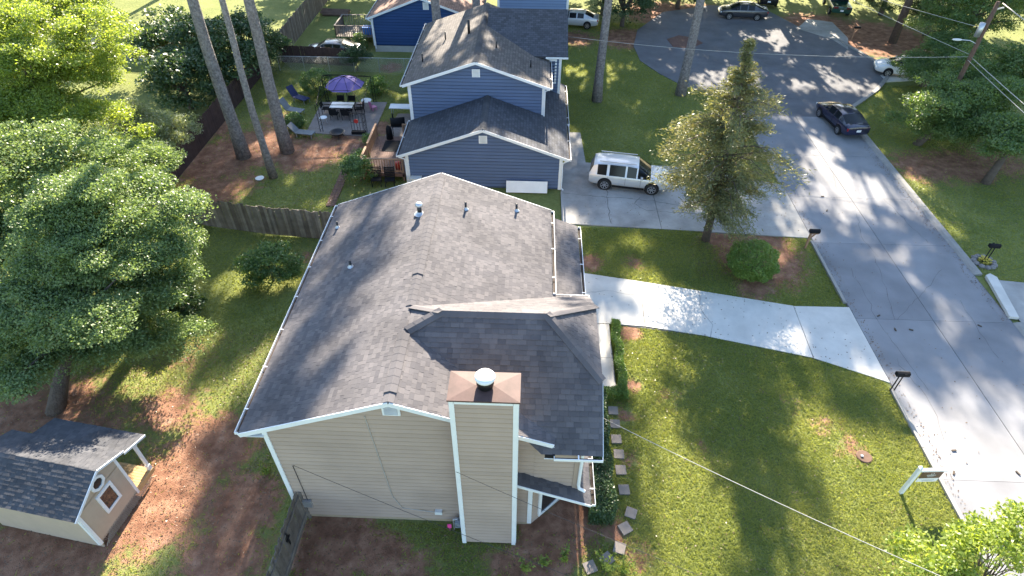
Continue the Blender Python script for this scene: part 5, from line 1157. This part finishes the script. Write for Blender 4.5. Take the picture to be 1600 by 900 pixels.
us_ = tree('understory_tree', 'low leafy tree at the foot of the far wood', (0, 0), [((0, 0, 4.2), (3.2, 3, 3.2)), ((1.2, .4, 6.8), (2.4, 2.2, 2.2))], 5500, 'leaf_right', (.42, .26), 46, .2, (.5, 1.1), 'low trees at the foot of the far wood')
for i, (x, y, s_) in enumerate([(2.5, 73.2, .9), (8, 73.5, 1.0), (12.5, 74, 1.1), (18, 75, 1.0), (23, 76.5, 1.0), (28, 74.5, 1.1), (33, 73.4, 1.0), (38, 71.5, 1.1), (-10, 74, .9), (-16, 75, 1.1), (-20.5, 74.5, 1.0), (-26, 76, .9)]):
    o = us_ if i == 0 else copy_tree(us_); o.location = (x, y, 0); o.rotation_euler = (0, 0, i*2.1); o.scale = (s_, s_, s_)

# grass tufts over the lawns
def scatter_grass(x0, x1, y0, y1, n, name, L=.11):
    p = np.stack([rng.uniform(x0, x1, n), rng.uniform(y0, y1, n)], 1); keep = rng.random(n) > np.clip((dirt(p)-.3)*2.2, 0, .97)
    for hp in HARD+[HOUSE, [(-8, 33), (2.2, 33), (2.2, 49), (-8.2, 49)]]: keep &= ~inpoly(p, hp)
    p = p[keep]; C = np.column_stack([p, np.full(len(p), .025)])
    n = len(C); a = rng.uniform(0, 2*math.pi, n); l = L*rng.uniform(.5, 1.4, n); wd = .022*rng.uniform(.6, 1.4, n)
    dx_, dy_ = np.cos(a), np.sin(a); tx, ty = rng.normal(size=n)*.05, rng.normal(size=n)*.05
    V = np.empty((n, 3, 3)); V[:, 0] = C+np.stack([dx_*wd, dy_*wd, -.03+0*wd], 1); V[:, 1] = C+np.stack([-dx_*wd, -dy_*wd, -.03+0*wd], 1); V[:, 2] = C+np.stack([tx*1.4, ty*1.4, l*.30-.01], 1)
    me = bpy.data.meshes.new(name); me.vertices.add(3*n); me.vertices.foreach_set('co', V.ravel()); me.loops.add(3*n); me.loops.foreach_set('vertex_index', np.arange(3*n, dtype=np.int32))
    me.polygons.add(n); me.polygons.foreach_set('loop_start', np.arange(0, 3*n, 3, dtype=np.int32)); me.update(calc_edges=True)
    a_ = me.attributes.new('tint', 'FLOAT', 'FACE'); a_.data.foreach_set('value', rng.random(n).astype(np.float32)); me.materials.append(MATS['grass'])
    o = bpy.data.objects.new(name, me); COL.objects.link(o); o['label'] = 'short green grass covering the lawns'; return stuff(o)
scatter_grass(2.5, 16, 6, 21, 150000, 'lawn_grass'); scatter_grass(2.5, 16, 21, 29, 60000, 'lawn_grass'); scatter_grass(2.5, 16, 34, 64, 90000, 'lawn_grass', .13)
scatter_grass(-24, -7.7, 7, 50, 130000, 'lawn_grass', .12); scatter_grass(24.2, 36, 22, 50, 70000, 'lawn_grass', .13); scatter_grass(-8, 2.5, 6, 11, 22000, 'lawn_grass')
# cracks in the paving: thin sealed lines lying on the concrete
def crack(parent, pix, wd, z):
    pts_ = [g(*p) for p in pix]; fine = []
    for a, b_ in zip(pts_[:-1], pts_[1:]):
        n = max(2, int(np.linalg.norm(b_-a)/.35))
        fine += [a+(b_-a)*i/n+np.array([*(rng.normal(size=2)*.045), 0]) for i in range(n)]
    fine.append(pts_[-1]); mb = MB()
    for a, b_ in zip(fine[:-1], fine[1:]):
        d = (b_-a)[:2]; d = d/(np.linalg.norm(d)+1e-9); nrm = np.array([-d[1], d[0]]); w_ = wd*rng.uniform(.6, 1.5)
        mb.add([(*(a[:2]+nrm*w_), z), (*(a[:2]-nrm*w_), z), (*(b_[:2]-nrm*w_), z), (*(b_[:2]+nrm*w_), z)], [(0, 1, 2, 3)])
    return mb.build('crack', 'joint', parent)
DRV = [o for o in bpy.data.objects if o.name.startswith('driveway')]
for pix in (((1338, 335), (1345, 370), (1372, 402)), ((1365, 400), (1390, 470), (1398, 500)), ((1470, 420), (1440, 460), (1402, 500)), ((1400, 560), (1460, 640), (1480, 700)), ((1330, 420), (1370, 500), (1450, 610)), ((1500, 470), (1530, 520), (1560, 560)), ((1380, 310), (1400, 330), (1450, 380)), ((1270, 240), (1300, 270), (1310, 300))): crack(road, pix, .007, .025)
for pix in (((880, 302), (940, 308), (1000, 312), (1060, 322)), ((948, 297), (950, 325), (955, 350)), ((1000, 310), (990, 318), (1010, 330), (1090, 335), (1180, 330))): crack(DRV[1], pix, .014, .039)
for pix in (((1088, 452), (1098, 490), (1112, 508), (1110, 528)), ((912, 460), (945, 455), (1000, 462), (1060, 480))): crack(DRV[0], pix, .008, .039)
# leaf litter gathered along kerbs, lawn edges and under the trees
def litter(regs):
    C_ = []
    for x0, x1, y0, y1, n in regs: C_.append(np.stack([rng.uniform(x0, x1, n), rng.uniform(y0, y1, n), np.full(n, .052)], 1))
    C_ = np.concatenate(C_); o = leaf_mesh(C_, .075, .045, 'litter', 'leaf_litter', None, up=4.); o['label'] = 'brown fallen leaves scattered over ground and paving'; return stuff(o)
leafmat('litter', [(.05, .03, .018), (.10, .06, .034), (.17, .105, .06), (.24, .17, .10)], .1, (1, 1, 1))
litter([(16.2, 16.6, 10, 44, 500), (23.3, 23.77, 22, 44, 500), (16.2, 23.7, 8, 46, 260), (-22, -9, 7, 20, 7500), (-22, -8.5, 28, 48, 6000), (-8, 3, 7, 10.6, 1600), (9, 13.5, 24.5, 28.6, 700), (2.3, 16, 18.5, 24.6, 160), (3, 16, 29, 35.5, 350), (10, 29, 46, 68, 1200), (24.3, 34, 30, 44, 1200), (4, 15, 8, 20, 500)])
# fallen twigs / clods on the street
for i, (px, py) in enumerate(((1490, 705), (1490, 740), (1590, 740), (1423, 516), (1372, 494), (1398, 516), (1530, 510), (1285, 308), (1292, 330))):
    c = g(px, py); o = MB().bar((-.09, 0, .045), (.09, .02, .05), .06, .035).build('dead_leaf', 'twig'); o.location = (c[0], c[1], 0); o.rotation_euler = (0, 0, i*.9)
    tag(o, 'small brown dead leaf clump lying on the street concrete', 'leaf', 'dead leaf clumps on the street')

# ------------------------------------------------------------------ utility poles and cables
def upole(label, x, y, h, lamp=True):
    t = thing('utility_pole', label, 'utility pole', (x, y, 0))
    MB().tube([(0, 0, -.5), (0, 0, h)], [.17, .12], 10).build('pole', 'pole', t, True)
    MB().tube([(-.32, -.05, h-2.1), (-.32, -.05, h-1.25)], .17, 12).build('transformer', 'galv', t, True)
    MB().box((-.25, -.05, h-1.9), (-.1, .05, h-1.4)).build('bracket', 'galv', t)
    MB().bar((-.1, 0, h-.5), (.5, 0, h-.35), .08, .08).build('insulator_arm', 'galv', t)
    if lamp:
        MB().tube([(0, 0, h-2.6), (-.6, -.05, h-2.35), (-1.2, -.1, h-2.3)], .03, 8).build('lamp_arm', 'galv', t)
        MB().lathe([(0, -.06), (.10, -.05), (.14, 0), (.12, .06), (0, .08)], 12, (0, 0, 0)).build('lamp_head', 'white_dirty', t).matrix_local = Matrix.Translation((-1.45, -.1, h-2.3)) @ Matrix.Diagonal((2.3, 1, .8, 1))
    return t
PX, PY, PH = 28.5, 40.8, 9.3
upole('brown wooden utility pole with transformer and street lamp', PX, PY, PH); P2 = (25.6, -1.0, 9.2); upole('brown wooden utility pole beside the near end of the street', *P2, lamp=False)
def cable(label, a, b_, sag, r=.014, mt='wire', cat='cable', group=None):
    a, b_ = Vector(a), Vector(b_); pts_ = [a+(b_-a)*(i/24)-Vector((0, 0, sag*4*(i/24)*(1-i/24))) for i in range(25)]
    return tag(MB().tube(pts_, r, 6).build('overhead_cable', mt, None, True), label, cat, group)
cable('thick pale overhead cable leaving the top of the wooden pole', (PX+.3, PY, PH-.1), (P2[0]+.4, P2[1], P2[2]), .5, .03, 'wire_pale')
cable('pale overhead cable fixed below the transformer', (PX, PY, PH-3.4), (P2[0], P2[1], P2[2]-2.2), .5, .022, 'wire_pale'); cable('twin pale overhead cable beside the one below the transformer', (PX-.1, PY, PH-3.6), (P2[0]-.3, P2[1], P2[2]-2.4), .6, .018, 'wire_pale')
cable('thin overhead cable running back from the pole over the woods', (PX-.1, PY, PH-1.6), (10, 72, 8.5), .6, .014, 'wire_pale'); cable('overhead cable from the pole towards the far end of the street', (PX, PY, PH-3.3), (16, 76, 8.0), .5, .016, 'wire_pale')
cable('pale service cable stretched from the pole above the turning circle', (PX-.1, PY, PH-3.4), (2.3, 44.5, 5.4), .5, .013, 'wire_pale')
cable('twisted service cable from the beige house eave over the lawn', (2.5, 12.1, 4.75), (25.3, -1.0, 7.6), .9, .010, 'wire_pale')
cable('thin black cable fixed to the gable wall of the beige house', (-7.35, YW-.05, 3.45), (25.3, -1.2, 6.6), 1.0, .007); cable('thin black cable crossing in front of the boxed chimney', (-1.95, 10.0, 4.6), (25.3, -1.2, 7.0), .9, .006)
